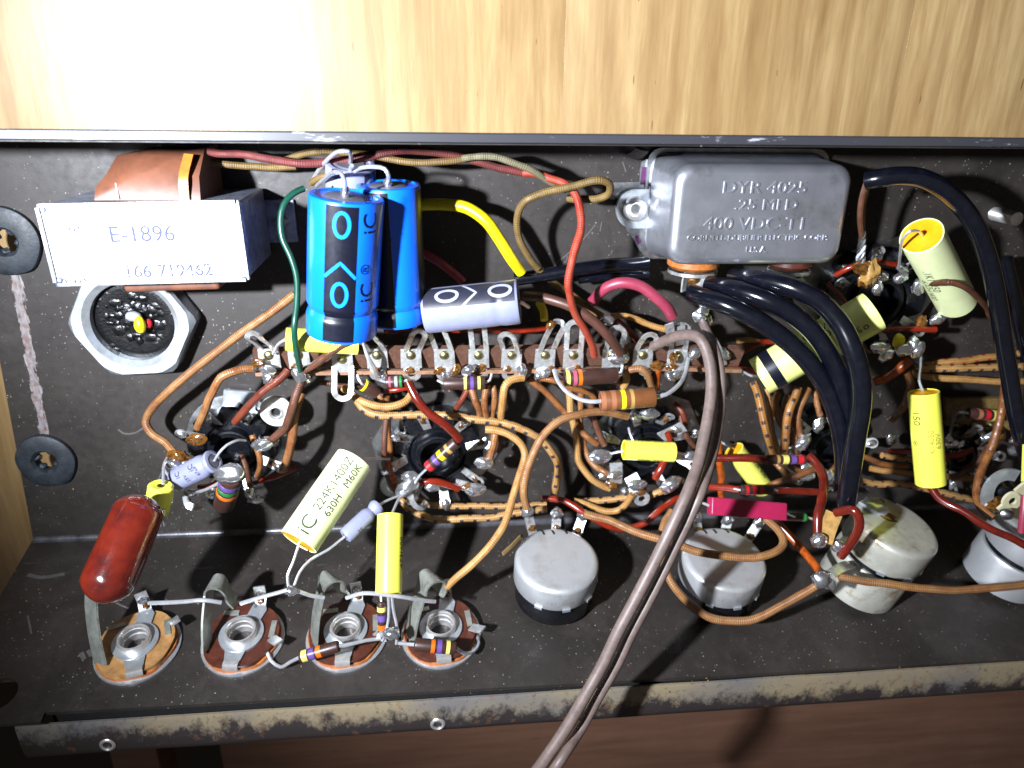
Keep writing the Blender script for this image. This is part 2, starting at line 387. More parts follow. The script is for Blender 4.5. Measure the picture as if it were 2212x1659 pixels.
    m['pot'] = plain('pot_cover_metal', (.62, .63, .64, 1), .36, .66, var=.07, vs=.1, bump=.06, bs=1.2, dirt='#7a745c', dirt_amt=.35, dscale=.12)
    m['potold'] = plain('stained_pot_cover', (.56, .55, .47, 1), .42, .55, var=.12, vs=.2, bump=.1, bs=1.2, dirt='#7d5d22', dirt_amt=.85, dscale=.14)
    m['phen'] = plain('brown_phenolic', '#4a2317', .42, var=.3, vs=.5, bump=.1); m['phen_e'] = plain('phenolic_edge', '#a8622c', .5, var=.3, vs=.8, bump=.3, bs=2)
    m['board'] = plain('terminal_board', '#55392c', .55, var=.22, vs=.9, bump=.35, bs=1.5); m['tanboard'] = plain('tan_tag_board', '#6f5930', .5, var=.25, dirt='#2c2214', dirt_amt=.6)
    m['bake'] = plain('black_bakelite', '#0c0e13', .24, var=.3, vs=.6, bump=.5, bs=.9, dirt='#2a2420', dirt_amt=.5); m['rubber'] = plain('grommet_rubber', '#20262c', .55, var=.35, bump=.4, bs=1.2)
    m['putty'] = plain('black_putty', '#050506', .3, var=.3, bump=.6, bs=1.6)
    m['paper'] = plain('kraft_paper', '#6b412e', .5, var=.22, vs=.12, bump=.2, bs=.5, dirt='#3a2218', dirt_amt=.8, dscale=.1); m['tape'] = plain('amber_tape', '#a06a2a', .4, var=.15)
    m['lam'] = plain('steel_laminations', (.26, .28, .36, 1), .36, .45, var=.3, vs=.3, bump=.3, bs=1, dirt='#4a4338', dirt_amt=.7)
    m['xface'] = plain('painted_plate', (.62, .62, .64, 1), .36, .3, var=.06, bump=.15, bs=1.0, dirt='#7a6c5c', dirt_amt=.75, dscale=.16)
    m['ink'] = plain('faded_ink', '#2c3050', .6); m['blk'] = plain('black_print', '#0d0f1c', .32); m['gink'] = plain('green_black_ink', '#2c3a24', .6)
    m['blue'] = plain('blue_sleeve', (.003, .14, .90, 1), .3, var=.04, vs=.1, coat=.4, bump=.05, bs=.3); m['bluep'] = plain('blue_print', (.008, .21, .95, 1), .28, var=.03)
    m['grey'] = plain('grey_sleeve', '#7c7f99', .34, var=.05, coat=.2); m['greyp'] = plain('grey_print', '#9497ac', .4); m['dgrey'] = plain('dark_grey_print', '#262632', .38)
    m['rubtop'] = plain('grey_end_seal', '#56555e', .5, var=.2)
    m['yel'] = plain('yellow_film_body', '#dfe050', .3, var=.05, vs=.2, coat=.1); m['cream'] = plain('cream_film_body', '#dbe3ac', .36, var=.06, vs=.15); m['yel2'] = plain('pale_yellow_film_body', '#d3d25c', .38, var=.07, vs=.15, dirt='#a3a23c', dirt_amt=.4)
    m['ycream'] = plain('aged_yellow_cream_body', '#d3db80', .38, var=.06, vs=.15)
    m['resin'] = plain('orange_resin', '#dc9a14', .35, var=.1); m['resin2'] = plain('pale_resin', '#b2a45a', .45, var=.15)
    m['resbrown'] = plain('resistor_brown', '#6a4022', .38, var=.1); m['resdark'] = plain('resistor_dark_brown', '#37221c', .4, var=.15)
    for k, c in dict(b_yel='#d9cc1c', b_pyel='#c9bc62', b_vio='#5a4383', b_org='#cf5f14', b_red='#ac1c26', b_pink='#9c4c5e', b_grn='#1d7034', b_gold='#9a7c44', b_tan='#8f5c40', b_gry='#8c8c93').items(): m[k] = plain(k[2:] + '_band', c, .34, var=.08)
    m['wtan'] = plain('tan_wafer', '#a37848', .45, var=.25, dirt='#5c3a1c', dirt_amt=.4)
    m['scr'] = plain('bare_scratch', (.085, .078, .075, 1), .5)
    m['cer'] = plain('aged_ceramic', '#a07a40', .5, var=.25, dirt='#4c3418', dirt_amt=.5)
    t = NT('oxblood_varnish'); co = t.coord()
    c = t.ramp(t.noise(co, .09, 4, .6), [(.3, (.035, .006, .006, 1)), (.48, (.10, .009, .005, 1)), (.7, (.15, .017, .007, 1))])
    c = t.mix(t.ramp(t.noise(t.coord('Object', (250, 900, 900)), .8, 4), [(.6, 0), (.8, .15)]), c, (.35, .16, .12, 1))
    t.set(col=c, rough=.16, coat=.8, coatr=.05); t.bump(t.noise(co, .35, 3), .25, .4); m['oxblood'] = t.m
    m['pinkbox'] = plain('magenta_resin_box', '#941a40', .4, var=.06); m['white_n'] = plain('nylon_washer', '#c9c9c4', .45, var=.05); m['purple'] = plain('purple_marker', '#4c1848', .5)
    m['sleeve'] = plain('clear_sleeve', (.5, .5, .55, 1), .15, 0, var=.3, vs=1.5, bump=.6, bs=1.2, coat=.5)
    m['hole'] = plain('dark_inside', '#050505', .8); m['dust'] = plain('dust_crumb', '#8a7042', .8)
build_mats()
# ------------------------------------------------------------------ table, boards
def rbox(c, d, b=.6):
    """box with bevelled edges, as an MB"""
    bm = bmesh.new(); bmesh.ops.create_cube(bm, size=1)
    for v in bm.verts: v.co = V((v.co.x * d[0], v.co.y * d[1], v.co.z * d[2])) + V(c)
    bmesh.ops.bevel(bm, geom=list(bm.edges), offset=b, segments=3, profile=.6, affect='EDGES')
    bm.verts.index_update(); mb = MB(); mb.add([v.co.copy() for v in bm.verts], [[v.index for v in f.verts] for f in bm.faces]); bm.free(); return mb
def structure(name, frame=V((0, 0, 0))):
    o = bpy.data.objects.new(name, None); COL.objects.link(o); o['kind'] = 'structure'; FR[o.name] = M4.Translation(frame); o.location = V(frame) * S; return o

ZT = -15
ye = P(1106, 240, ZT).y
table = structure('table_top')
xs = [-300, P(1218, 150, ZT).x, P(1935, 150, ZT).x + 2, 215, 330]
for i in range(len(xs) - 1):
    a, b = xs[i], xs[i + 1]
    part('board', rbox(((a + b) / 2, 57.5, ZT - 12 - .01 * (i % 2)), (b - a - .01, 525, 24), .02), table, MT['wood'])
xb = P(478, 1640, -30).x
lower = structure('lower_board')
part('board', rbox(((xb + 420) / 2, -300, -40), (420 - xb, 189, 20), 1), lower, MT['wood_d'])
x0, x1 = P(215, 1650, -30).x, P(322, 1650, -30).x
part('board', rbox(((x0 + x1) / 2, -300, -46), (x1 - x0, 189, 16), 1), lower, MT['wood_d'])
solo('floor', MB().box((0, 0, -721), (3000, 3000, 2)), MT['black_void'], None, None, kind='structure')

# ------------------------------------------------------------------ chassis
def cut(o, cutters):
    for c in cutters:
        co = bpy.data.objects.new('c', c.mesh('c', MT['hole'])); COL.objects.link(co)
        md = o.modifiers.new('b', 'BOOLEAN'); md.operation = 'DIFFERENCE'; md.object = co; md.solver = 'EXACT'
        bpy.context.view_layer.update(); me = bpy.data.meshes.new_from_object(o.evaluated_get(bpy.context.evaluated_depsgraph_get()))
        o.modifiers.clear(); me.polygons.foreach_set('use_smooth', [False] * len(me.polygons)); o.data = me; bpy.data.objects.remove(co)
CHX = 205
ch = thing('amplifier_chassis', 'dark brown painted open metal amplifier chassis full of wiring, lying on the wooden table', 'chassis', V((0, 0, 0)))
# floor with its slanted left end
yb = YB
def xleft(y): return -126.5 - (5 / 75) * (-60 - y)
g1, g2 = P(15, 521, 0), P(103, 994, 0)
fl = MB().prism([(xleft(yb), yb), (CHX, yb), (CHX, -14.2), (xleft(-14), -14.2)], -1.2, 0)
flo = part('floor_panel', fl, ch, MT['floor'])
cut(flo, [MB().lathe([(0, -4), (3.6, -4), (3.6, 4), (0, 4)], 24, M4.Translation(g)) for g in (g1, g2)])
# bend between floor and control panel (a small radius, its highlight helped by a paler colour)
prof = []
for i in range(9):
    a = AN * i / 8; r = 1.6
    prof.append((YB + r * .78 - r * math.sin(a) , r - r * math.cos(a)))
bd = MB()
vs = [(-131.4, y, z + .0) for y, z in prof] + [(CHX, y, z + .0) for y, z in prof]
bd.add(vs, [[i, i + 1, 9 + i + 1, 9 + i] for i in range(8)])
part('bend', bd, ch, MT['bendm'])
# control panel
pf = panel_frame(P0)
PH = 59.2
pn = MB().prism([(-150, 0), (-150, -PH - 2.5), (-104, -PH - 2.5), (-104, -PH), (CHX, -PH), (CHX, 0)], -1.2, 0, pf)
pno = part('front_panel', pn, ch, MT['paint'])
# left end of panel is cut back along a slant near the bend
hq = Q(-4, 1500, 0)
cut(pno, [MB().lathe([(0, -5), (4.6, -5), (4.6, 5), (0, 5)], 28, panel_frame(hq)),
          MB().box((-150 , 6, 0), (36.5, 60, 8), pf @ M4.Translation((0, 0, 0)) @ M4.Rotation(-.0, 4, 'Z'))])
# lip, with a dark gap between it and the panel
pt = Q(1106, 1490, 0)
gap = MB().box(((-104 + CHX) / 2, pt.y - 5.4, 54.4), (CHX + 104, 10.0, 1.0))
part('gap_shade', gap, ch, MT['hole'])  # near-black strip added to stand for the shade in the gap
lipz = 58.3
a0, a1 = P(31, 1572, lipz), P(2212, 1433, lipz); b0, b1 = P(58, 1644, lipz), P(2212, 1497, lipz)
lp = MB(); N = 60; prof = [(0, -.9), (0, -.25), (.08, -.02), (.5, .12), (.8, .02), (.95, -.5), (1, -1.3), (.96, -2.0), (.8, -2.0)]
vs = []
for i in range(N + 1):
    t = i / N
    for (q, z) in prof:
        A_ = a0.lerp(a1 + (a1 - a0) * .12, t); B_ = b0.lerp(b1 + (b1 - b0) * .12, t)
        p = A_.lerp(B_, q); vs.append((p.x, p.y + .12 * MN.noise(V((p.x * .06, q, 0))), lipz + z + .25 * MN.noise(V((p.x * .05, q * .5, 3)))))
m_ = len(prof)
lp.add(vs, [[i * m_ + j, i * m_ + j + 1, (i + 1) * m_ + j + 1, (i + 1) * m_ + j] for i in range(N) for j in range(m_ - 1)] + [list(range(m_))])
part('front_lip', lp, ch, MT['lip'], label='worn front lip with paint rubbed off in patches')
for u, v in ((232, 1611), (946, 1566)):
    p = P(u, v, lipz + .3)
    part('screw_hole', MB().lathe([(1.15, -2.5), (1.15, 0), (1.5, .25), (1.95, .1), (2.1, -.1)], 20, M4.Translation(p)), ch, MT['bush'])
    part('screw_hole_inside', MB().lathe([(0, -1.2), (1.15, -1.2)], 16, M4.Translation(p)), ch, MT['hole'])
# rear wall and rim
rz = 46
rt, rb_ = P(1106, 288, rz), P(1106, 311, rz)
r0, r1 = P(0, 310, rz), P(2212, 332, rz)
part('rear_wall', MB().prism([(-97, rb_.y - .3), (CHX, rb_.y - .3), (CHX, rb_.y - .1), (-97, rb_.y - .1)], rz - 6, rz - .5), ch, MT['paint'])
rim = MB(); vs = []; prof = [(rb_.y, -3), (rb_.y, -.35), (rb_.y + .25, 0), (rt.y - .3, 0), (rt.y, -.4), (rt.y - 5.5, -rz)]
for i in range(41):
    x = -150 + (CHX + 150) * i / 40
    for y, z in prof: vs.append((x, y + .07 * MN.noise(V((x * .05, 0, 1))), rz + z))
m_ = len(prof)
rim.add(vs, [[i * m_ + j, (i + 1) * m_ + j, (i + 1) * m_ + j + 1, i * m_ + j + 1] for i in range(40) for j in range(m_ - 1)])
part('rear_rim', rim, ch, MT['rim'])
# a crumpled ridge in the wall beside the metal can
q = P(1385, 345, 8)
part('stiffening_ridge', MB().ribbon([P(1362, 338, 1), P(1374, 334, 6), P(1384, 326, 14), P(1387, 322, 20)], 3.5, .8, (0, 0, 1)), ch, MT['paint'])

# scratches through the paint
for pts, wd in (([(255, 928), (268, 937), (290, 936), (312, 924)], .5), ([(408, 905), (411, 940), (407, 990)], .35), ([(368, 998), (350, 1020), (338, 1050)], .45), ([(338, 1052), (341, 1062)], .6), ([(432, 1012), (448, 1024), (470, 1032)], .55),
                ([(1196, 580), (1205, 565), (1218, 556), (1240, 536), (1262, 515), (1286, 486)], .3), ([(1202, 588), (1210, 572), (1214, 560)], .25), ([(1208, 572), (1222, 566), (1226, 553)], .25), ([(1230, 552), (1240, 546), (1244, 536)], .25),
                ([(1300, 480), (1296, 500)], .3), ([(1345, 350), (1352, 372)], .3)):
    part('scratch', MB().ribbon([P(u, v, .03) for u, v in pts], wd, .03, (0, 0, 1)), ch, MT['scr'])
for pts, wd in (([(60, 1242), (90, 1248), (140, 1240)], 1.2), ([(175, 1410), (182, 1425)], 1.2), ([(190, 1405), (197, 1418)], 1.0), ([(60, 1330), (68, 1370)], .5)):
    part('scratch', MB().ribbon([Q(u, v, .03) for u, v in pts], wd, .03, PN), ch, MT['scr'])
# grommets
def grommet(p, R, rh, lab, seed):
    t = thing('rubber_grommet', lab, 'grommet', p, 'rubber grommets in the chassis floor')
    part('body', MB().lathe([(rh, -1.5), (rh + .1, 1.0), (rh + .9, 1.9), (R * .55, 1.95), (R * .82, 1.8), (R - .3, 1.3), (R, .7), (R - .1, .02)], 44, wob=.05), t, MT['rubber'])
    mb = MB()
    for k in range(4):
        a = seed + k * 1.7; mb.blob((rh * math.cos(a), rh * math.sin(a), -.3), (1.3, 1.1, 1.0), seed + k, .4)
    part('torn_edge', mb, t, MT['rubber'])
    return t
grommet(g1, 9.3, 3.1, 'larger black rubber grommet at the left edge, level with the white-faced transformer', 1)
grommet(g2, 8.7, 3.0, 'black rubber grommet below the scraped paint line, near the left end of the chassis', 4)
# washers / eyelets
def washer(u, v, z, R, rh, lab, mat='white_n', eye=True):
    t = thing('washer', lab, 'washer', P(u, v, z), None)
    part('disc', MB().lathe([(rh, 0), (rh, .9), (rh + .2, 1.1), (R - .2, 1.0), (R, .8), (R, 0)], 36), t, MT[mat])
    if eye: part('eyelet', MB().lathe([(rh - .5, -1), (rh - .5, 1.5), (rh - .2, 1.75), (rh + .35, 1.6), (rh + .5, 1.1)], 24), t, MT['bush'])
    part('hole', MB().lathe([(0, .25), (rh - .5, .25)], 20), t, MT['hole'])
washer(598, 887, 9, 4.7, 1.9, 'white nylon washer with a metal eyelet, up-right of the leftmost tube socket')
washer(850, 1047, 3, 4.2, 1.6, 'pale washer at the lower left corner of the second tube socket', 'leaf')

# ------------------------------------------------------------------ transformer
TZ = 28
c4 = [P(84, 437, TZ), P(524, 437, TZ), P(532, 609, TZ), P(111, 615, TZ)]
cc = sum(c4, V((0, 0, 0))) / 4; w_ = (c4[1].x - c4[0].x + c4[2].x - c4[3].x) / 2; h_ = (c4[0].y - c4[3].y + c4[1].y - c4[2].y) / 2
fr = M4.Translation(V((cc.x, cc.y, 0))) @ M4.Rotation(.02, 4, 'Z')
tr = thing('transformer', 'small transformer with a glaring white painted top plate stamped E-1896 and brown paper winding', 'transformer', fr)
part('lamination_stack', rbox((.3, 0, TZ / 2 - .5), (w_ - 1.0, h_ - 1.0, TZ - 4), .8), tr, MT['lam'])
plate = rbox((0, 0, TZ - .6), (w_, h_, 1.2), .5)
part('top_plate', plate, tr, MT['xface'])
hw, hh = w_ / 2, h_ / 2
rimm = MB()
for (sx, sy, lx, ly) in ((0, 1, w_ - 1.6, .8), (0, -1, w_ - 1.6, .8), (1, 0, .8, h_ - 1.6), (-1, 0, .8, h_ - 1.6)):
    rimm.box((sx * (hw - .3), sy * (hh - .3), TZ + .15), (lx, ly, .9))
part('plate_rim', rimm, tr, MT['steel'])
for sx in (-1, 1):
    for sy in (-1, 1):
        part('corner_rivet', MB().lathe([(0, TZ + .45), (.5, TZ + .4), (.8, TZ), (.9, TZ - .4)], 14, M4.Translation((sx * (hw - 1.3), sy * (hh - 1.3), 0))), tr, MT['lam'])
# side flanges of the frame bracket sloping to the floor
for sx in (-1, 1):
    part('mounting_foot', rbox((sx * (hw + 3.3), 0, .7), (8, h_ * .6, 1.2), .3), tr, MT['lam'])
    part('foot_rivet', MB().lathe([(0, 2.4), (1, 2.2), (1.6, 1.3)], 16, M4.Translation((sx * (hw + 4), 0, 0))), tr, MT['steel'])
def px2(t, u, v, z): q = loc(t, P(u, v, z)); return (q.x, q.y)
coil = MB()
top_ = [px2(tr, 208, 432, 22), px2(tr, 211, 404, 21), px2(tr, 232, 378, 20), px2(tr, 242, 338, 18), px2(tr, 300, 330, 18), px2(tr, 380, 332, 18), px2(tr, 432, 323, 18), px2(tr, 434, 380, 20), px2(tr, 436, 432, 22)]
n_ = len(top_)
zt = [23, 22.5, 21, 15, 14.5, 14.5, 14, 21.5, 23]
vs = [(x, y, zt[i]) for i, (x, y) in enumerate(top_)] + [(x, y, 3) for x, y in top_]
ctr = (sum(x for x, y in top_) / n_, sum(y for x, y in top_) / n_, 22.6); vs.append(ctr)
coil.add(vs, [[i, (i + 1) % n_, 2 * n_] for i in range(n_)] + [[i, (i + 1) % n_, n_ + (i + 1) % n_, n_ + i] for i in range(n_)])
part('paper_winding', coil, tr, MT['paper'], ang=60)
q0, q1 = px2(tr, 398, 432, 24), px2(tr, 399, 345, 21)
part('tape_strip', MB().ribbon([(q0[0], q0[1], 23.6), ((q0[0] + q1[0]) / 2, (q0[1] + q1[1]) / 2 + .3, 23.2), (q1[0] + .3, q1[1] + 1, 18.5)], 2.2, .25, (0, 0, 1)), tr, MT['tape'])
part('seam', MB().ribbon([px2(tr, 254, 432, 24) + (23.3,), px2(tr, 252, 395, 22) + (22.6,)], .4, .2, (0, 0, 1), smooth=False), tr, MT['paper'])
a_, b_ = px2(tr, 272, 612, 20), px2(tr, 478, 612, 20)
part('paper_winding', rbox(((a_[0] + b_[0]) / 2, -hh - 1.2, 12), (b_[0] - a_[0], 5, 20), 1), tr, MT['paper'])

def flat_text(parent, s, size, x, y, z, mat, rot=0, depth=0, keep=1.0, name='printed_text', seed=0):
    """flat print; keep < 1 drops facets so the print looks worn away"""
    vs, fs = text_tris(s, size); rnd = random.Random(seed)
    if keep < 1:
        fs = [f for f in fs if MN.noise(V(sum((vs[k] for k in f), V((0, 0, 0))) / 3) * 1.3 + V((seed, 0, 0))) < (keep - .5) * .9]
    m = M4.Translation((x, y, z)) @ M4.Rotation(rot, 4, 'Z'); mb = MB()
    mb.add(vs, fs, None, m)
    return part(name, mb, parent, mat, flat=True, weld=False)
flat_text(tr, 'E-1896', 5.4, -.5, 2.1, TZ + .08, MT['ink'], keep=1.25, seed=1)
flat_text(tr, 'm', 3.6, -15.5, 4.2, TZ + .08, MT['ink'], keep=.8, seed=7)
flat_text(tr, '166-719462', 4.3, 4.0, -6.8, TZ + .08, MT['ink'], keep=.72, seed=3)
flat_text(tr, 'm m', 4.2, -19, -8.6, TZ + .08, MT['ink'], keep=.8, seed=4)

# ------------------------------------------------------------------ big hexagonal nut
hx = thing('hex_nut', 'large silver hexagonal nut with its bore stuffed with black putty, below the transformer', 'nut', P(301, 686, 0) )
f_ = FR[hx.name]
R6 = 17.4
out = [(R6 * math.cos(math.radians(2 + 60 * k)), R6 * math.sin(math.radians(2 + 60 * k))) for k in range(6)]
mb = MB(); n_ = 60; rh = 11.2; vs = []
def hexr(a): return R6 * math.cos(math.pi / 6) / math.cos((a - math.radians(2)) % (math.pi / 3) - math.pi / 6)
for j in range(n_):
    a = 2 * math.pi * j / n_; r = hexr(a); rc = min(r, 16.1)
    for rr, z in ((r, 0), (r, 5.6 + (0 if r < 16.2 else -(r - 16.2) * .8)), (min(r, 16.0) - .5, 6.6), (rh + 1.6, 6.4), (rh, 5.0), (rh, -.5)): vs.append((rr * math.cos(a), rr * math.sin(a), z))
mb.add(vs, [[j * 6 + i, ((j + 1) % n_) * 6 + i, ((j + 1) % n_) * 6 + i + 1, j * 6 + i + 1] for j in range(n_) for i in range(5)])
part('nut_body', mb, hx, MT['zinc'], ang=25)
mb = MB().lathe([(0, 2.5), (3, 2.9), (6, 2.3), (9, 3.2), (11.6, 2.6)], 48)
for k in range(60):
    a = random.random() * 6.28; r = 2 + random.random() * 8.6; mb.blob((r * math.cos(a), r * math.sin(a), 2.6), (.8 + random.random() * 1.4, .7 + random.random(), .42), k, .4, 10, 6)
part('putty_plug', mb, hx, MT['putty'])
for (u, v, z, mt, d) in ((288, 684, 5, 'b_gry', (2.2, 1.5, 1.2)), (302, 702, 6, 'yellow_w', (1.5, 2.5, 1.5)), (321, 699, 4, 'b_red', (1.0, 1.4, 1.0))):
    part('wire_stub', MB().blob(loc(hx, P(u, v, z)), d, int(u), .1), hx, MT[mt])
# ------------------------------------------------------------------ axial parts
def axis_frame(A, B):
    A, B = V(A), V(B); x = (B - A).normalized(); mid = (A + B) / 2
    z = V((0, 0, H)) - mid; z = (z - x * z.dot(x)).normalized(); y = z.cross(x)
    m = M4((x, y, z)).transposed().to_4x4(); m.translation = mid; return m, (B - A).length
def pxr(d, p):   # pixel diameter -> radius in mm at point p
    c = R3.transposed() @ (V(p) - V((0, 0, H))); return d * -c.z / F / 2
def cyl_text(t, s, size, x, ang, r, mat, rot=0, name='printed_text'):
    vs, fs = text_tris(s, size); c, q = math.cos(rot), math.sin(rot); out = []
    for p in vs:
        X = p.x * c - p.y * q + x; Y = p.x * q + p.y * c; a = ang + Y / r
        out.append((X, math.sin(a) * r, math.cos(a) * r))
    return part(name, MB().add(out, fs), t, mat, flat=True, weld=False)
def cyl_poly(mb, pts2, r, n=1):
    """strip of quads wrapped on the cylinder; pts2 = list of (x, arc) pairs as two rails"""
    a, b = pts2; vs = []
    for (p, q) in zip(a, b):
        for (X, Y) in (p, q): vs.append((X, math.sin(Y / r) * r, math.cos(Y / r) * r))
    mb.add(vs, [[2 * i, 2 * i + 1, 2 * i + 3, 2 * i + 2] for i in range(len(a) - 1)])
def cyl_stroke(mb, pts, wd, r, closed=False):
    """thick polyline on the cylinder"""
    if closed: pts = pts + [pts[0]]
    P_ = []
    for i in range(len(pts) - 1):
        a, b = V((*pts[i], 0)), V((*pts[i + 1], 0)); n = max(1, int((b - a).length / .6))
        P_ += [a.lerp(b, k / n) for k in range(n)]
    P_.append(V((*pts[-1], 0))); A_ = []; B_ = []
    for i, p in enumerate(P_):
        d = (P_[min(i + 1, len(P_) - 1)] - P_[max(i - 1, 0)])
        if closed and i in (0, len(P_) - 1): d = P_[1] - P_[-2]
        d = d.normalized() if d.length > 0 else V((1, 0, 0)); nn = V((-d.y, d.x, 0)) * wd / 2
        A_.append(((p + nn).x, (p + nn).y)); B_.append(((p - nn).x, (p - nn).y))
    cyl_poly(mb, (A_, B_), r)
def body_prof(L, r, b=.5, groove=None, dimple=0, ends=True, gd=1):
    h = L / 2; p = [(0, -h + dimple)] if ends else []
    if dimple: p += [(r - b - .8, -h + dimple), (r - b - .5, -h)]
    p += [(r - b, -h), (r - b * .3, -h + b * .25), (r, -h + b)]
    if groove is not None:
        g = groove * L - h; p += [(r, g - 1.6), (r - .25 * gd, g - .9), (r - .75 * gd, g), (r - .25 * gd, g + .9), (r, g + 1.6)]
    p += [(r, h - b), (r - b * .3, h - b * .25), (r - b, h)]
    if dimple: p += [(r - b - .5, h), (r - b - .8, h - dimple)]
    p += [(0, h - dimple)] if ends else []
    return p
def leads(t, paths, r=.38, mat='lead', name='lead'):
    for pts in paths:
        pp = [loc(t, at(*q) if len(q) == 3 else q) for q in pts]
        part(name, MB().tube(pp, r, 8), t, MT[mat])
def resistor(A, B, d, bands, body, label, ld=(), group='resistors soldered among the wiring', dog=False, lr=.36, lm='lead', name='resistor'):
    a, b = at(*A), at(*B); fr, L = axis_frame(a, b); r = pxr(d, (a + b) / 2)
    t = thing(name, label, 'resistor', fr, group)
    if dog: prof = [(0, -L / 2), (r * .7, -L / 2), (r * 1.05, -L / 2 + .5), (r * 1.05, -L / 2 + 1.6), (r * .82, -L / 2 + 2.4), (r * .82, L / 2 - 2.4), (r * 1.05, L / 2 - 1.6), (r * 1.05, L / 2 - .5), (r * .7, L / 2), (0, L / 2)]
    else: prof = body_prof(L, r, .35)
    part('body', MB().lathe(prof, 24, axis='x'), t, MT[body])
    for q in bands:
        pos, mt = q[0], q[1]; wd = q[2] if len(q) > 2 else .075
        x = -L / 2 + pos * L; rr = r + .05
        part('colour_band', MB().lathe([(rr - .1, x - wd * L / 2), (rr, x - wd * L / 2 + .06), (rr, x + wd * L / 2 - .06), (rr - .1, x + wd * L / 2)], 24, axis='x'), t, MT[mt])
    leads(t, ld, lr, lm); return t

def film_cap(A, B, d, mat, label, ld=(), group='yellow film capacitors', resin=('resin', 'resin'), texts=(), name='film_capacitor', stepped=0, **kw):
    a, b = at(*A), at(*B); fr, L = axis_frame(a, b); r = pxr(d, (a + b) / 2)
    t = thing(name, label, 'capacitor', fr, group)
    part('body', MB().lathe([(r - .5, -L / 2 + .5), (r - .28, -L / 2), (r, -L / 2 + .12), (r + .02, 0), (r, L / 2 - .12), (r - .28, L / 2), (r - .5, L / 2 - .5)], 40, axis='x', wob=.018), t, MT[mat])
    for sg, rs in zip((-1, 1), resin):
        part('end_seal', MB().lathe([(0, sg * (L / 2 + .35)), (r * .25, sg * (L / 2 + .1)), (r * .8, sg * (L / 2 - .3)), (r - .3, sg * (L / 2 - .15))], 32, axis='x', wob=.02), t, MT[rs])
    for (s, size, x, an, mt, rot) in texts: cyl_text(t, s, size, x, an, r + .07, MT[mt], rot)
    leads(t, ld); return t, L, r

# the big cream film capacitor
film_cap((645, 1172, 40), (765, 995, 22), 86, 'cream', 'large cream film capacitor printed 224K1400Z, lying aslant left of the second tube socket',
         [[(648, 1168, 40), (633, 1215, 44), (621, 1245, 46), (624, 1272, 47)], [(770, 1000, 22), (784, 993, 21), (805, 991, 18), (842, 992, 13)]],
         texts=[('iC', 5.6, -9.2, .12, 'gink', 0), ('224K1400Z', 3.5, 3.6, .2, 'gink', 0), ('630H   M60K', 3.0, 3.4, -.38, 'gink', 0)])
film_cap((840, 1283, 47), (843, 1112, 33), 56, 'yel', 'upright yellow film capacitor standing over the jacks, in front of the red-banded resistor',
         [[(838, 1281, 47), (840, 1310, 47), (838, 1345, 48), (826, 1385, 49)], [(846, 1281, 47), (850, 1320, 47), (858, 1360, 48), (856, 1392, 49)], [(846, 1112, 33), (853, 1096, 30), (862, 1078, 26), (882, 1062, 22)]],
         texts=[('473J400', 2.6, 0, -1.15, 'gink', 0)])
film_cap((1347, 972, 19), (1456, 977, 19), 43, 'yel', 'small bright yellow film capacitor across the third tube socket',
         [[(1348, 974, 19), (1328, 978, 17), (1312, 983, 15)], [(1455, 977, 19), (1470, 980, 18), (1490, 984, 15)], [(1372, 962, 17), (1362, 940, 15), (1358, 925, 13)]], texts=[('104K 250', 2.0, 0, 1.3, 'gink', 0), ('104K 250', 2.0, 0, -1.25, 'gink', 0)])
film_cap((1585, 972, 8), (1652, 1058, 9), 44, 'yel2', 'pale yellow film capacitor half hidden behind a dark red wire, right of the brown cable',
         [[(1586, 972, 8), (1570, 962, 8), (1556, 955, 6)]], resin=('resin', 'resin2'), texts=[('102K 630', 2.2, 0, .9, 'gink', 0)])
t, L, r = film_cap((1640, 815, 20), (1888, 672, 25), 88, 'ycream', 'long pale film capacitor with a black band, crossed by three black cables',
         [[(1640, 815, 20), (1622, 812, 17), (1600, 800, 12)]], resin=('resin2', 'resin2'),
         texts=[('4', 4.0, -5, -.55, 'blk', 0), ('.1MFD', 3.2, 0.5, .15, 'blk', 0), ('600 VDC', 3.0, 3.5, .55, 'blk', 0), ('o', 3.0, 12.8, -.45, 'blk', 0), ('%', 3.0, 10.6, -.45, 'blk', 0)])
xb_ = -L / 2 + 4.2
part('black_band', MB().lathe([(r - .05, xb_ - 1.5), (r + .06, xb_ - 1.45), (r + .06, xb_ + 1.45), (r - .05, xb_ + 1.5)], 40, axis='x'), t, MT['blk'])
film_cap((1990, 509, 29), (2066, 652, 15), 84, 'cream', 'pale film capacitor with an orange end, tilted up beside the large black cable',
         [[(1992, 508, 30), (1984, 500, 32.5), (1966, 500, 33.5), (1952, 514, 32), (1945, 545, 27), (1942, 580, 18)], [(2070, 655, 14), (2050, 680, 12), (2040, 690, 10)]],
         texts=[('.1K14050', 2.9, -3.0, -.6, 'gink', 0), ('630H/400', 2.7, 2.5, -.98, 'gink', 0)])
film_cap((2011, 1045, 33), (1995, 847, 27), 62, 'yel', 'glossy yellow film capacitor marked 150, hanging upright at the right',
         [[(1995, 848, 27), (1986, 825, 24), (1988, 795, 20), (1990, 760, 17)], [(2011, 1045, 33), (2008, 1056, 33)]],
         texts=[('150', 2.9, 7.0, .62, 'dgrey', math.pi), ('*', 4.5, -.5, .6, 'dgrey', 0), ('K14050', 2.2, 0, -.25, 'b_gold', 0), ('630V', 2.2, 0, -.7, 'b_gold', 0)])
film_cap((617, 733, 22), (774, 742, 19), 50, 'yel', 'small yellow film capacitor tucked below the front blue capacitor',
         [[(617, 733, 22), (600, 745, 20), (590, 765, 17)]], texts=[('473K 630V', 2.2, 2.5, .75, 'gink', 0), ('CP 630', 1.9, 3, -.2, 'gink', 0)])

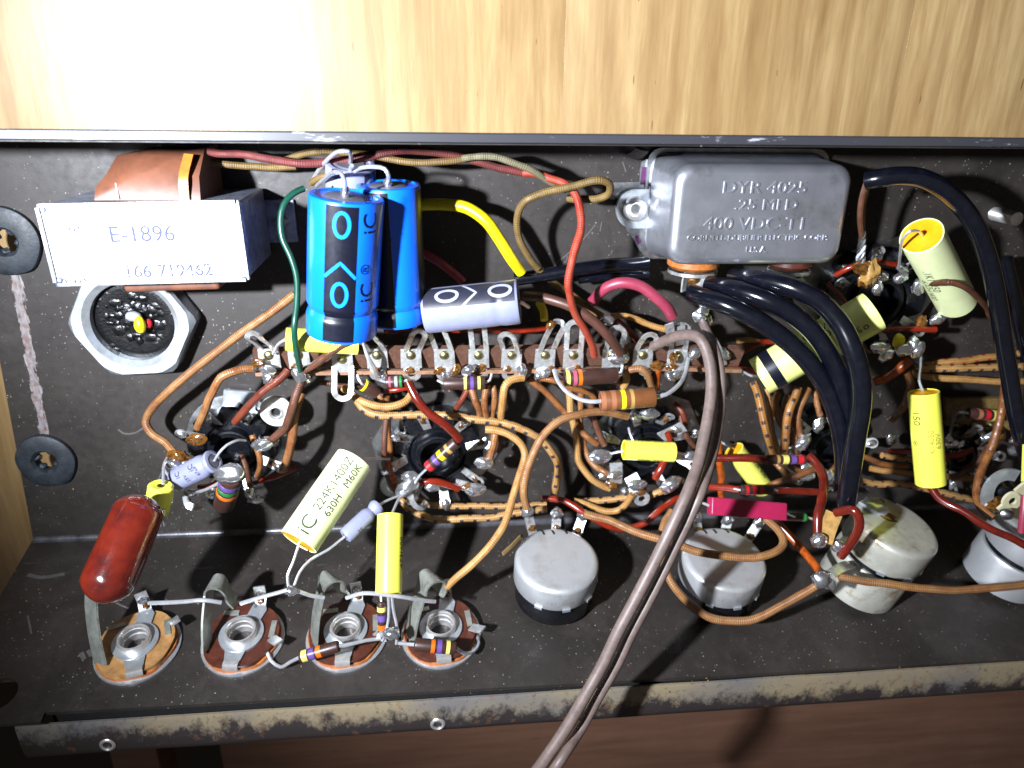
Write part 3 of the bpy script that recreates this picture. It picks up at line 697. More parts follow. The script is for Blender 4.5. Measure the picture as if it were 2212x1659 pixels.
# small grey electrolytics
def elco(A, B, d, label, ld, texts=(), groove=.2, name='electrolytic_capacitor', mat='grey', group='small grey electrolytic capacitors', gd=1):
    a, b = at(*A), at(*B); fr, L = axis_frame(a, b); r = pxr(d, (a + b) / 2)
    t = thing(name, label, 'capacitor', fr, group)
    part('sleeve', MB().lathe(body_prof(L, r, .7, groove, .35, gd=gd), 40, axis='x'), t, MT[mat])
    for sg in (-1, 1): part('end_seal', MB().lathe([(0, sg * (L / 2 - .05)), (r * .55, sg * (L / 2 - .1)), (r * .6, sg * (L / 2 - .4))], 24, axis='x'), t, MT['rubtop'])
    for (s, size, x, an, mt, rot) in texts: cyl_text(t, s, size, x, an, r + .06, MT[mt], rot)
    leads(t, ld); return t, L, r
elco((381, 1037, 20), (463, 996, 23), 52, 'small grey electrolytic capacitor with dark print, lying over the leftmost tube socket',
     [[(463, 996, 23), (474, 978, 23), (490, 962, 22), (512, 952, 20), (530, 952, 16)], [(381, 1037, 20), (366, 1030, 18), (352, 1012, 16)]],
     [('iC', 2.4, 1.8, .35, 'blk', math.pi / 2), ('47uF', 1.6, 3.2, -.1, 'blk', math.pi / 2), ('25V', 1.6, -1.0, -.3, 'blk', math.pi / 2), ('iC', 2.2, -3.2, .3, 'blk', math.pi / 2)], groove=.84)
elco((745, 1160, 36), (818, 1092, 28), 36, 'small grey electrolytic capacitor beside the large cream capacitor',
     [[(745, 1160, 36), (732, 1170, 37), (712, 1186, 39), (668, 1212, 42), (648, 1235, 44), (634, 1270, 47)], [(818, 1092, 28), (832, 1084, 26), (850, 1076, 24), (868, 1070, 22)]],
     [('25', 1.7, -2.5, -.8, 'blk', 0)], groove=.78)

# ------------------------------------------------------------------ printed electrolytics (blue pair, two grey)
def printed_cap(A, B, d, label, sleeve, band, mark, band_ang, band_w, period, logo=None, ld=(), group=None, groove=.16, name='electrolytic_capacitor', gd=1, phase=0, logo_ang=0, cw=.75):
    t, L, r = elco(A, B, d, label, (), (), groove, name, sleeve, group, gd)
    rb = r + .05; mb = MB(); hw = band_w / 2
    def rad(x):   # follow the crimp groove
        g = groove * L - L / 2; k = abs(x - g); return rb - gd * (.72 * max(0, 1 - k / 1.3) if k < 1.3 else 0)
    nx, na = int(L / .5), 14; vs = []
    for i in range(nx + 1):
        x = -L / 2 + .75 + (L - 1.5) * i / nx; q = rad(x)
        for j in range(na + 1):
            a = band_ang + (-hw + band_w * j / na) / r; vs.append((x, math.sin(a) * q, math.cos(a) * q))
    mb.add(vs, [[i * (na + 1) + j, i * (na + 1) + j + 1, (i + 1) * (na + 1) + j + 1, (i + 1) * (na + 1) + j] for i in range(nx) for j in range(na)])
    part('printed_band', mb, t, MT[band], weld=False)
    off = band_ang * r; r2 = rb + .06
    k = -3
    while k < 6:
        x = -L / 2 + phase + k * period; k += 1
        mb = MB()
        if -L / 2 + 3.2 < x < L / 2 - 2.2:
            cyl_stroke(mb, [(x - 2.2, off + hw), (x + 1.4, off), (x - 2.2, off - hw)], cw, r2); part('printed_chevron', mb, t, MT[mark], flat=True, weld=False)
        xo = x - 6.1
        if -L / 2 + 3.4 < xo < L / 2 - 3.3:
            mb = MB(); pts = [(xo + 2.7 * math.cos(q * math.pi / 10), off + 1.65 * math.sin(q * math.pi / 10)) for q in range(20)]
            cyl_stroke(mb, pts, .85, r2, True); part('printed_ring', mb, t, MT[mark], flat=True, weld=False)
    if logo:
        for x in logo:
            cyl_text(t, 'iC', 5.4, x, logo_ang, rb + .02, MT['blk']); cyl_text(t, '®', 3.2, x + 5.6, logo_ang + .1, rb + .02, MT['blk'])
    for q in ld: leads(t, [q], .5)
    return t, L, r
tA, LA, rA = printed_cap((738, 718, 35), (749, 422, 37), 156, 'front blue electrolytic capacitor with a black stripe of arrowheads, above the terminal strip', 'blue', 'blk', 'bluep', .1, 7.2, 16.0,
    (-3.8, 12.2), [[(745, 420, 37), (745, 408, 40), (744, 390, 41), (738, 376, 39), (722, 372, 34), (700, 388, 24), (684, 402, 14)]], 'blue capacitor pair', groove=.2, phase=18.5, logo_ang=-.70)
q = loc(tA, P(746, 417, 38.5)); part('lead_boot', MB().blob(q, (1.6, 1.1, 1.1), 3, .1), tA, MT['solder'])
tB, LB, rB = printed_cap((857, 692, 24), (838, 398, 26), 134, 'rear blue electrolytic capacitor, half hidden behind the front one', 'blue', 'blk', 'blk', .42, 6.0, 16,
    None, [[(838, 398, 27), (839, 380, 31), (832, 366, 31), (810, 361, 29), (785, 362, 27), (764, 370, 24)]], 'blue capacitor pair', groove=.13, phase=9)
q = loc(tB, P(838, 396, 28.5)); part('lead_boot', MB().blob(q, (1.4, 1.1, 1.1), 3, .1), tB, MT['solder'])
mb = MB()
for k in range(6): cyl_poly(mb, ([(x, -(.95 + .12 * k) * rB) for x in (-LB / 2 + 3.0, LB / 2 - 1)], [(x, -(1.07 + .12 * k) * rB) for x in (-LB / 2 + 3.0, LB / 2 - 1)]), rB + .06)
part('printed_band', mb, tB, MT['blk'], flat=True, weld=False)
printed_cap((757, 520, 14), (757, 352, 20), 104, 'grey electrolytic capacitor standing upright behind the two blue ones', 'grey', 'dgrey', 'greyp', -.9, 4, 11,
    (LA * .5 - 8.5 - 4.0,), [[(757, 352, 20), (758, 340, 24), (752, 327, 28), (733, 327, 28), (712, 341, 24), (690, 366, 18), (672, 394, 12)], [(757, 380, 22), (757, 366, 25), (760, 358, 28)]], 'grey electrolytic capacitors with printed stripe', logo_ang=.5)
printed_cap((917, 673, 24), (1122, 652, 27), 97, 'grey electrolytic capacitor with a dark arrowhead stripe, lying right of the blue pair', 'grey', 'dgrey', 'greyp', .62, 6.4, 13.5,
    None, [[(1122, 652, 27), (1130, 656, 26), (1142, 664, 24)], [(917, 673, 24), (905, 690, 22), (893, 715, 18)]], 'grey electrolytic capacitors with printed stripe', groove=.78, gd=.25, phase=13.0, cw=.6)

# ------------------------------------------------------------------ oxblood tubular capacitor and yellow sleeve
a, b = at(224, 1280, 55, 6), at(304, 1092, 40, 6); fr, L = axis_frame(a, b); r = pxr(108, (a + b) / 2)
ox = thing('tubular_capacitor', 'fat glossy oxblood-red tubular capacitor leaning over the leftmost jack', 'capacitor', fr)
h = L / 2 + r * .42; prof = []
for i in range(9): q = math.pi / 2 * i / 8; prof.append((r * math.sin(q), -h + r * .95 * (1 - math.cos(q))))
for i in range(8, -1, -1): q = math.pi / 2 * i / 8; prof.append((r * math.sin(q) * .97, h - r * .8 * (1 - math.cos(q))))
part('body', MB().lathe(prof, 44, axis='x', wob=.06), ox, MT['oxblood'])
leads(ox, [[(228, 1280, 55), (250, 1300, 52), (276, 1312, 48)]], .4, 'oldlead')
ys = thing('yellow_sleeve', 'short yellow sleeve round the lead above the oxblood capacitor', 'sleeve', axis_frame(at(344, 1087, 27), at(348, 1047, 27))[0])
rr = pxr(52, P(346, 1070, 27))
part('sleeve', MB().lathe([(rr * .3, 2.6), (rr * .8, 2.9), (rr, 2.3), (rr * 1.02, -1), (rr, -2.6), (rr * .9, -2.9), (rr * .85, -2)], 32, axis='x', wob=.05), ys, MT['yel'])
part('torn_flap', MB().blob((-3.6, -1.6, .6), (2.6, 1.3, 1.0), 2, .4), ys, MT['yel'])
part('torn_flap', MB().blob((-5.2, -2.0, .3), (2.0, .7, .6), 5, .4), ys, MT['yel'])
leads(ys, [[(352, 1046, 27), (353, 1025, 24), (354, 1005, 20), (362, 988, 16)], [(345, 1090, 27), (352, 1110, 27), (356, 1135, 20)]], .4)

# ------------------------------------------------------------------ magenta box capacitor
a, b = at(1532, 1093, 37), at(1694, 1106, 37); fr, L = axis_frame(a, b)
pb = thing('box_capacitor', 'bright magenta box-shaped capacitor above the second potentiometer', 'capacitor', fr)
hh_ = pxr(38, (a + b) / 2) * 2
part('body', rbox((0, 0, 0), (L, hh_, hh_ * .75), .5), pb, MT['pinkbox'])
leads(pb, [[(1533, 1093, 37), (1520, 1088, 35), (1510, 1084, 30), (1504, 1086, 24)], [(1694, 1106, 37), (1705, 1112, 34), (1720, 1118, 30)]], .4)

# ------------------------------------------------------------------ resistors
resistor((1298, 867, 30), (1414, 858, 30), 43, [(.035, 'b_tan', .09), (.22, 'b_tan', .09), (.40, 'b_yel', .085), (.56, 'b_gold', .07)], 'resbrown', 'large brown resistor with one yellow band, bridging below the terminal strip on long curved leads',
         [[(1298, 867, 30), (1285, 868, 30), (1262, 866, 29), (1228, 850, 27), (1206, 825, 24), (1197, 800, 20)], [(1414, 858, 30), (1438, 853, 30), (1466, 832, 27), (1480, 808, 23), (1487, 775, 19)]], dog=False, lr=.6)
resistor((1218, 818, 20), (1332, 811, 19), 36, [(.06, 'b_pyel'), (.19, 'b_pink'), (.29, 'b_org')], 'resdark', 'dark brown resistor with yellow, pink and orange bands, close under the terminal strip',
         [[(1218, 818, 20), (1208, 812, 20), (1200, 800, 18)], [(1332, 811, 19), (1342, 805, 19), (1345, 790, 17)]])
resistor((958, 829, 18), (1048, 827, 18), 29, [(.52, 'b_pyel'), (.68, 'b_vio', .09), (.85, 'b_pyel')], 'resdark', 'dark resistor banded yellow, violet, yellow under the middle of the terminal strip',
         [[(1048, 827, 18), (1058, 822, 18), (1062, 808, 17)], [(958, 829, 18), (945, 822, 17)]])
resistor((783, 831, 18), (816, 850, 17), 27, [(.1, 'b_yel', .14)], 'resdark', 'short dark resistor with one yellow end band, under the left part of the strip', [[(783, 831, 18), (776, 822, 18), (772, 810, 17)], [(816, 850, 17), (826, 852, 15)]])
resistor((833, 826, 17), (870, 824, 17), 24, [(.25, 'b_pink', .14), (.62, 'b_gry', .2), (.88, 'b_grn', .16)], 'resdark', 'small resistor with a green end band beside the dark red thick wire', [[(833, 826, 17), (820, 822, 17)], [(870, 824, 17), (880, 822, 17)]])
resistor((923, 1012, 22), (986, 955, 22), 25, [(.1, 'b_red', .13), (.32, 'b_vio', .12), (.5, 'b_yel', .13), (.74, 'b_gold', .1)], 'resdark', 'resistor with red, violet and yellow bands lying across the second tube socket',
         [[(923, 1012, 22), (905, 1030, 20), (893, 1050, 18), (884, 1062, 17)], [(986, 955, 22), (992, 945, 21), (990, 935, 19)]])
resistor((648, 1420, 52), (732, 1396, 52), 25, [(.14, 'b_pyel', .15), (.32, 'b_vio', .15), (.5, 'b_org', .13)], 'resdark', 'resistor with yellow, violet and orange bands strung between the second and third jacks',
         [[(648, 1420, 52), (628, 1430, 51), (606, 1441, 49), (586, 1428, 47), (575, 1405, 45), (566, 1396, 43)], [(732, 1396, 52), (765, 1390, 51), (790, 1384, 50), (822, 1380, 49)]], lr=.5)
resistor((826, 1368, 45), (824, 1300, 43), 19, [(.2, 'b_org', .18), (.5, 'b_vio', .2), (.78, 'b_pyel', .15)], 'resdark', 'small upright resistor with orange, violet and yellow bands behind the yellow capacitor leads',
         [[(826, 1368, 45), (825, 1385, 47)], [(824, 1300, 43), (823, 1288, 42)]])
resistor((896, 1393, 53), (984, 1400, 53), 29, [(.44, 'b_org', .1), (.60, 'b_vio', .12), (.81, 'b_pyel', .1)], 'resdark', 'dark resistor with orange, violet and pale yellow bands lying on the fourth jack',
         [[(896, 1393, 53), (880, 1392, 52), (862, 1390, 50)], [(984, 1400, 53), (1005, 1412, 51), (1022, 1408, 49), (1034, 1392, 46), (1030, 1376, 43)]], lr=.5)
resistor((1655, 993, 24), (1740, 993, 24), 20, [(.28, 'b_gold', .08), (.47, 'b_pyel', .15), (.67, 'b_vio', .13), (.85, 'b_red', .14)], 'resdark', 'small resistor with yellow, violet and red bands in line with a dark red wire',
         [[(1655, 993, 24), (1640, 992, 24)], [(1740, 993, 24), (1748, 990, 24)]])
resistor((1600, 1059, 28), (1668, 1058, 28), 21, [(.18, 'b_red', .1), (.4, 'b_red', .14), (.62, 'b_red', .14)], 'resdark', 'small resistor with red bands just above the magenta box capacitor',
         [[(1600, 1059, 28), (1585, 1056, 27)], [(1668, 1058, 28), (1680, 1060, 28)]])
resistor((2092, 893, 13), (2160, 899, 13), 23, [(.3, 'b_tan', .13), (.54, 'b_red', .14), (.78, 'b_pyel', .14)], 'resdark', 'resistor with orange, red and yellow bands over the tan tag board at the right',
         [[(2092, 893, 13), (2075, 891, 12), (2062, 900, 10), (2056, 920, 8), (2052, 938, 7)]], lr=.5, lm='oldlead')
resistor((484, 1090, 22), (500, 1030, 30), 46, [(.5, 'b_org', .1), (.66, 'b_grn', .1), (.82, 'b_vio', .12)], 'resdark', 'fat resistor with violet, green and orange bands, standing by the leftmost tube socket',
         [[(500, 1030, 31), (480, 1040, 28), (450, 1056, 24), (420, 1066, 18)]], lr=.45)
resistor((1697, 1117, 30), (1742, 1118, 30), 18, [(.85, 'b_grn', .15)], 'resdark', 'short dark resistor with a green band at the right of the magenta box', [[(1742, 1118, 30), (1756, 1122, 30)]])

# ------------------------------------------------------------------ metal can capacitor
cz = 21.5
k4 = [P(1450, 360, cz), P(1834, 357, cz), P(1828, 570, cz), P(1458, 574, cz)]
cc = sum(k4, V((0, 0, 0))) / 4; cw_ = (k4[1].x - k4[0].x + k4[2].x - k4[3].x) / 2; chh = (k4[0].y - k4[3].y + k4[1].y - k4[2].y) / 2
can = thing('metal_can_capacitor', 'dull silver rectangular can capacitor with embossed lettering, at the upper right of the chassis', 'capacitor', M4.Translation(V((cc.x, cc.y, 0))))
def rrect(w, h, r, n=7):
    o = []
    for cx_, cy_, a0_ in ((w / 2 - r, h / 2 - r, 0), (-w / 2 + r, h / 2 - r, 90), (-w / 2 + r, -h / 2 + r, 180), (w / 2 - r, -h / 2 + r, 270)):
        for i in range(n): a = math.radians(a0_ + 90 * i / (n - 1)); o.append((cx_ + r * math.cos(a), cy_ + r * math.sin(a)))
    return o
def loft(mb, rings):
    m = len(rings[0][0]); vs = [(x, y, z) for o, z in rings for x, y in o]
    mb.add(vs, [[i * m + j, i * m + (j + 1) % m, (i + 1) * m + (j + 1) % m, (i + 1) * m + j] for i in range(len(rings) - 1) for j in range(m)] + [[(len(rings) - 1) * m + j for j in range(m)]])
    return mb
rings = [(rrect(cw_ + 3.2, chh + 3.4, 5), 1.5), (rrect(cw_ + 3.2, chh + 3.4, 5), 4.2), (rrect(cw_ + 2.0, chh + 2.0, 5), 5.0)]
for i in range(10):
    q = math.pi / 2 * i / 9; rr = 2.6; rings.append((rrect(cw_ + .6 - 2 * rr * (1 - math.cos(q)), chh + .6 - 2 * rr * (1 - math.cos(q)), 4.6 - rr * .5 * (1 - math.cos(q))), cz - rr + rr * math.sin(q)))
part('can_shell', loft(MB(), rings), can, MT['can'], ang=50)
part('base_flange', loft(MB(), [(rrect(cw_ + 5.4, chh + 5.4, 4), 1.0), (rrect(cw_ + 5.4, chh + 5.4, 4), 2.0)]), can, MT['steel'])
def emboss(s, size, y, x=0.6, hgt=.3, keepw=1.0):
    vs, fs = text_tris(s, size); bm = bmesh.new(); bv = [bm.verts.new((p.x * keepw + x, p.y + y, cz)) for p in vs]
    for f in fs:
        try: bm.faces.new([bv[k] for k in f])
        except ValueError: pass
    g = bmesh.ops.extrude_face_region(bm, geom=list(bm.faces))
    for e in g['geom']:
        if isinstance(e, bmesh.types.BMVert): e.co.z += hgt
    bm.verts.index_update(); mb = MB().add([v.co.copy() for v in bm.verts], [[v.index for v in f.verts] for f in bm.faces]); bm.free()
    part('embossed_text', mb, can, MT['can'], weld=False, ang=30)
emboss('DYR 4025', 4.3, 7.2, 0, keepw=1.25); emboss('.25 MFD', 3.9, 2.9, 1, keepw=1.25); emboss('400 VDC-T1', 4.6, -2.0, -1.2, keepw=1.15)
emboss('CORNELL-DUBILIER ELECTRIC CORP.', 2.1, -5.6, 0, keepw=1.1); emboss('U.S.A.', 2.4, -8.8, 0)
# mounting ear with rivet, left
def cl(u, v, z): return loc(can, P(u, v, z))
e = MB(); pts = [cl(1402, 345, 3), cl(1388, 352, 3), cl(1385, 395, 3), cl(1318, 397, 3), cl(1312, 415, 3), cl(1350, 440, 3), cl(1357, 500, 3), cl(1372, 520, 3), cl(1385, 545, 3), cl(1412, 560, 3)]
part('mounting_plate', MB().prism([(p.x, p.y) for p in pts], .4, 1.3), can, MT['steel'])
e = MB(); c_ = cl(1374, 455, 6); 
outl = [(c_.x + 5.0 * math.cos(a), c_.y + 5.4 * math.sin(a)) for a in [math.radians(90 + 180 * i / 12) for i in range(13)]] + [(c_.x + 6.5, c_.y - 5.4), (c_.x + 6.5, c_.y + 5.4)]
part('mounting_ear', MB().prism(outl, 2.4, 3.6), can, MT['zinc'])
part('rivet', MB().lathe([(1.0, 3.2), (1.3, 5.2), (2.0, 5.9), (2.9, 5.6), (3.4, 4.6), (3.5, 3.6)], 28, M4.Translation((c_.x + .2, c_.y + .1, 0))), can, MT['bush'])
part('rivet_bore', MB().lathe([(0, 4.6), (1.25, 4.7)], 16, M4.Translation((c_.x + .2, c_.y + .1, 0))), can, MT['steel'])
for (u0, v0, u1, v1) in ((1398, 362, 1394, 400), (1376, 510, 1383, 528)):
    q0, q1 = cl(u0, v0, 2), cl(u1, v1, 2); part('marker_stroke', MB().ribbon([(q0.x, q0.y, 1.4), (q1.x, q1.y, 1.4)], 2.6 if v0 < 400 else 1.0, .1, (0, 0, 1), smooth=False), can, MT['purple'])
# terminals at the lower side
for (u, v, wd) in ((1502, 588, 112), (1712, 588, 96)):
    c_ = cl(u, v, 12); rr = pxr(wd, P(u, v, 12))
    fm = M4.Translation((c_.x, -chh / 2 - 1.0, 9.5)) @ M4.Rotation(math.radians(90), 4, 'X')
    part('insulating_bushing', MB().lathe([(rr, -.5), (rr, 1.6), (rr * .85, 2.6), (rr * .6, 3.0), (0, 3.0)], 32, fm), can, MT['phen_e'] if u < 1600 else MT['phen'])
    part('terminal_washer', MB().lathe([(rr * .95, 3.0), (rr * .95, 3.9), (rr * .5, 4.4), (0, 4.4)], 28, fm), can, MT['tin'])
    tag_ = part('solder_tag', MB().ribbon([cl(u + 10, 604, 14), cl(u + 18, 620, 15), cl(u + 28, 645, 13)], 3.4, .5, (0, 0, 1)), can, MT['tin'])
part('solder_blob', MB().blob(cl(1520, 650, 13), (2.1, 2.0, 2.0), 3, .25), can, MT['solder'])
part('solder_blob', MB().blob(cl(1740, 634, 14), (1.1, 3.0, 1.3), 5, .25), can, MT['solder'])
part('flux_drop', MB().blob(cl(1498, 606, 14), (1.8, 1.6, 1.2), 6, .4), can, MT['flux'])
part('solder_tag', MB().ribbon([cl(1500, 585, 9), cl(1484, 590, 11), cl(1478, 610, 12), cl(1476, 630, 12)], 2.0, .5, (1, 0, 0)), can, MT['tin'])

# ------------------------------------------------------------------ threaded stud
st = thing('threaded_stud', 'bright threaded screw end standing up at the right edge of the chassis floor', 'screw', P(2148, 462, 0))
mb = MB(); prof = []; n = 16; hz = 9.6
for i in range(n): z = hz * i / n; prof += [(1.95, z), (1.55, z + hz / n / 2)]
prof += [(1.9, hz - .2), (1.3, hz), (0, hz)]
part('thread', mb.lathe(prof, 24), st, MT['bush'], ang=20)
# ------------------------------------------------------------------ jacks on the control panel
def ring(r0, r1, z0, z1, n=36): return [(r0, z0), (r0, z1), (r1, z1), (r1, z0), (r0, z0)]
def jack(u, v, lab, kind, rot=0):
    p = Q(u, v, 4.5); p = p - PN * 4.5; t = thing('jack_socket', lab, 'jack', panel_frame(p), 'open jack sockets in a row on the front panel')
    Rz = M4.Rotation(rot, 4, 'Z')
    part('washer', MB().lathe(ring(5, 11.2, .05, .7), 44), t, MT['zinc'])
    part('wafer', MB().lathe(ring(4.6, 10.4, .72, 1.7), 40, wob=.05), t, MT['phen_e'])
    part('wafer', MB().lathe(ring(4.4, 10.1, 1.72, 3.0), 40, Rz, wob=.08), t, MT['phen'] if kind != 1 else MT['wtan'])
    # metal frame plate: ring with a foot reaching to the front edge
    part('frame_plate', MB().lathe(ring(3.7, 6.0, 3.0, 3.7), 36), t, MT['zinc'])
    part('frame_foot', MB().prism([(-2.9, -4.6), (2.9, -4.6), (2.3, -9.3), (-1.6, -9.3)], 3.0, 3.6, Rz), t, MT['zinc'])
    part('bent_tab', MB().ribbon([Rz @ V((.3, -8.6, 3.7)), Rz @ V((.3, -9.9, 3.6)), Rz @ V((.3, -10.6, 2.4))], 4.0, .5, Rz @ V((0, 0, 1))), t, MT['bush'])
    part('bushing', MB().lathe([(3.25, -1), (3.25, 2.2), (3.5, 2.3), (3.5, 3.2), (3.25, 3.3), (3.25, 4.3), (3.5, 4.4), (3.5, 5.2), (3.75, 5.6), (4.15, 5.5), (4.35, 4.8), (4.35, 3.5)], 36), t, MT['bush'])
    part('bore', MB().lathe([(0, -.9), (3.3, -.9)], 24), t, MT['hole'])
    part('mounting_arm', MB().prism([(-.5, 4.8), (3.6, 3.8), (4.6, 8.0), (3.0, 11.5), (.5, 11.2)], 3.0, 3.7, Rz), t, MT['zinc'])
    part('solder_tag', MB().ribbon([Rz @ V((2.2, 9.6, 3.8)), Rz @ V((2.0, 11.5, 5.0)), Rz @ V((1.6, 12.6, 8.0))], 3.2, .5, Rz @ V((0, 0, 1))), t, MT['tin'])
    part('solder_blob', MB().blob(Rz @ V((2.0, 11.6, 5.6)), (1.5, 1.3, 1.4), u, .35), t, MT['solder'])
    part('flux_drop', MB().blob(Rz @ V((2.4, 10.2, 4.6)), (1.0, .9, .7), u + 2, .4), t, MT['flux'])
    # second contact at the right side
    Ry = M4.Rotation(rot + .1, 4, 'Z')
    part('contact_slot', MB().box((8.2, 1.5, 3.1), (1.5, 5.2, .5), Ry), t, MT['leaf'])
    part('contact_tag', MB().ribbon([Ry @ V((8.4, -1.6, 3.2)), Ry @ V((9.6, -3.0, 4.2)), Ry @ V((11.2, -4.6, 5.2))] if kind != 1 else [Ry @ V((9.6, 3.6, 3.2)), Ry @ V((10.2, 2.4, 4.6)), Ry @ V((10.8, -.2, 5.6))], 2.6, .5, (0, 0, 1)), t, MT['tin'])
    part('contact_slot', MB().box((-4.4, 7.2, 3.1), (4.2, 1.4, .5), Ry), t, MT['leaf'])
    return t
def leaf(t, base, top, wid, curl, up, th=.55):
    """tall spring leaf; points given as pixel + panel distance"""
    a = loc(t, Q(*base)); b = loc(t, Q(*top)); m = a.lerp(b, .5) + V((-.4, 0, 0))
    pts = [a, m, b] + [b + V(c) for c in curl]
    part('spring_leaf', MB().ribbon(pts, wid, th, up), t, MT['leaf'], ang=50)
j1 = jack(290, 1380, 'leftmost open jack socket, with a pale tan wafer, under the oxblood capacitor', 1, .25)
leaf(j1, (217, 1435, 3), (197, 1305, 17), 5.0, [(0.5, 1.0, 2.5)], (-.45, -.9, 0))
j2 = jack(520, 1364, 'second jack socket from the left, with a curled spring leaf seen edge-on', 2, -.12)
leaf(j2, (447, 1405, 3), (452, 1275, 16), 5.8, [(.5, .2, 2.2), (1.9, .1, 3.3), (3.7, 0, 2.7), (4.5, -.1, .8), (4.6, -.2, -2.0), (6.0, -.6, -4.8)], (-1, .12, 0), .55)
j3 = jack(746, 1356, 'third jack socket from the left, behind the resistor strung between two jacks', 3, -.02)
leaf(j3, (678, 1390, 3), (694, 1272, 16), 6.4, [(.4, .3, 2.2), (1.7, 1.0, 3.3), (3.3, 1.9, 2.6), (4.1, 2.3, .6), (4.2, 2.3, -2.2), (5.4, 1.8, -4.6)], (-.9, -.45, 0))
j4 = jack(952, 1350, 'rightmost jack socket, with a resistor lying across its front', 4, .05)
leaf(j4, (884, 1382, 3), (912, 1270, 16), 6.6, [(.4, .3, 2.2), (1.8, 1.0, 3.3), (3.6, 1.9, 2.6), (4.6, 2.4, .6), (4.6, 2.4, -2.0), (3.6, 2.0, -4.0)], (-.9, -.45, 0))

# ------------------------------------------------------------------ potentiometers
def pot(u, v, d, rpx, lab, mat='pot', double=False, engr='137  6041', hgt=11.5, lugs=(), tilt=0, base='bake', eang=-1.6):
    c = Q(u, v, d); r = pxr(rpx, c); fr = panel_frame(c) @ M4.Rotation(tilt, 4, 'Y') @ M4.Translation((0, 0, -d))
    t = thing('potentiometer', lab, 'potentiometer', fr, 'potentiometers along the front panel')
    part('mounting_washer', MB().lathe([(3, .1), (r * .72, .1), (r * .72, 1.2), (3, 1.2)], 40), t, MT['zinc'])
    z0 = d - hgt
    if double:
        part('lower_can', MB().lathe([(r * .97, 1.3), (r * .97, z0 - 3.6), (r * .93, z0 - 2.4), (r * .8, z0 - 2.0)], 56), t, MT[mat])
        part('phenolic_ring', MB().lathe([(r * .8, z0 - 2.6), (r * .88, z0 - 2.6), (r * .88, z0), (r * .8, z0)], 48), t, MT['bake'])
    else:
        part('phenolic_body', MB().lathe([(2, 1.2), (r * .93, 1.2), (r * .95, 1.6), (r * .95, z0 + .2), (r * .8, z0 + .2)], 56), t, MT[base])
    b = 2.0; prof = [(r * .98, z0), (r, z0 + .4)]
    for i in range(8): q = math.pi / 2 * i / 7; prof.append((r - b * (1 - math.cos(q)), d - b * .8 + b * .8 * math.sin(q)))
    prof += [(r * .5, d + .05), (0, d + .08)]
    part('cover', MB().lathe(prof, 72), t, MT[mat], ang=60)
    for sx in (-3.6, -.6, 3.2): part('slot', MB().ribbon([(sx, r * .97, d - 1.2), (sx + .5, r * .86, d + .1), (sx + 1.0, r * .74, d + .12)], .5, .12, (0, 0, 1)), t, MT['hole'])
    # slots where the cover tabs are folded
    for k in range(4):
        a = math.radians(-120 + 38 * k); part('cover_tab', MB().box((0, 0, 0), (2.2, .5, 1.0), M4.Translation((r * 1.0 * math.cos(a), r * 1.0 * math.sin(a), z0 + .2)) @ M4.Rotation(a + math.pi / 2, 4, 'Z')), t, MT['zinc'])
    if engr:
        vs, fs = text_tris(engr, 2.0); out = [((r + .06) * math.cos(eang + p.x / r), (r + .06) * math.sin(eang + p.x / r), z0 + hgt * .38 + p.y) for p in vs]
        part('stamped_numbers', MB().add(out, fs), t, MT['bush'], flat=True, weld=False)
    for k, (lu, lv, lz) in enumerate(lugs):
        e = loc(t, Q(lu, lv, lz)); aa = math.atan2(e.y, e.x); s_ = V((r * .92 * math.cos(aa), r * .92 * math.sin(aa), z0 - .6))
        part('lug', MB().ribbon([s_, s_.lerp(e, .5) + V((0, .3, -.6)), e], 2.8, .5, (0, 0, 1)), t, MT['tin'])
        part('solder_blob', MB().blob(e, (1.9, 1.7, 2.3), u + k, .3), t, MT['solder'])
        part('flux_drop', MB().blob(s_.lerp(e, .6), (1.2, 1.0, .9), u + k + 9, .4), t, MT['flux'])
    return t, r, z0
p1 = pot(1203, 1206, 17, 183, 'leftmost potentiometer, a clean silver drum right of the jacks', lugs=((1140, 1108, 17), (1203, 1110, 17), (1260, 1114, 17)), hgt=8.3)
p2 = pot(1565, 1203, 17, 180, 'second potentiometer, crossed by an orange cloth wire and shadowed by the brown cable', lugs=((1504, 1118, 15), (1572, 1124, 15), (1640, 1130, 15)), engr='13  6  4504', hgt=8.3)
p3, r3, z3 = pot(1940, 1134, 27, 178, 'third potentiometer, a stained double drum with a solder smear on top', 'potold', True, '', lugs=(), tilt=.17, hgt=10)
_q = loc(p3, Q(1886, 1100, 27.3)); _q.z = 27.5; part('solder_smear', MB().blob(_q, (4.8, 3.0, 1.5), 4, .5), p3, MT['zinc'])
_q = loc(p3, Q(1916, 1118, 27.1)); _q.z = 27.05; part('flux_stain', MB().blob(_q, (2.6, 2.0, .35), 8, .6), p3, MT['flux'])
part('ceramic_piece', MB().ribbon([loc(p3, at(1800, 1110, 42)), loc(p3, at(1788, 1140, 44)), loc(p3, at(1778, 1172, 46))], 4.4, 2.2, (0, 0, 1)), p3, MT['cer'])
for k, (u, v, z, r_) in enumerate(((1768, 1168, 47, 2.2), (1811, 1180, 47, 1.8), (1774, 1252, 50, 2.6), (1792, 1262, 50, 1.8))):
    part('solder_blob', MB().blob(loc(p3, at(u, v, z)), (r_, r_ * .9, r_), k + 3, .3), p3, MT['solder'])
part('lug', MB().ribbon([loc(p3, Q(1850, 1220, 10)), loc(p3, at(1820, 1225, 47)), loc(p3, at(1795, 1240, 50))], 2.8, .5, (0, 0, 1)), p3, MT['tin'])
part('lug', MB().ribbon([loc(p3, Q(1845, 1165, 10)), loc(p3, at(1822, 1172, 46)), loc(p3, at(1808, 1180, 47))], 2.8, .5, (0, 0, 1)), p3, MT['tin'])
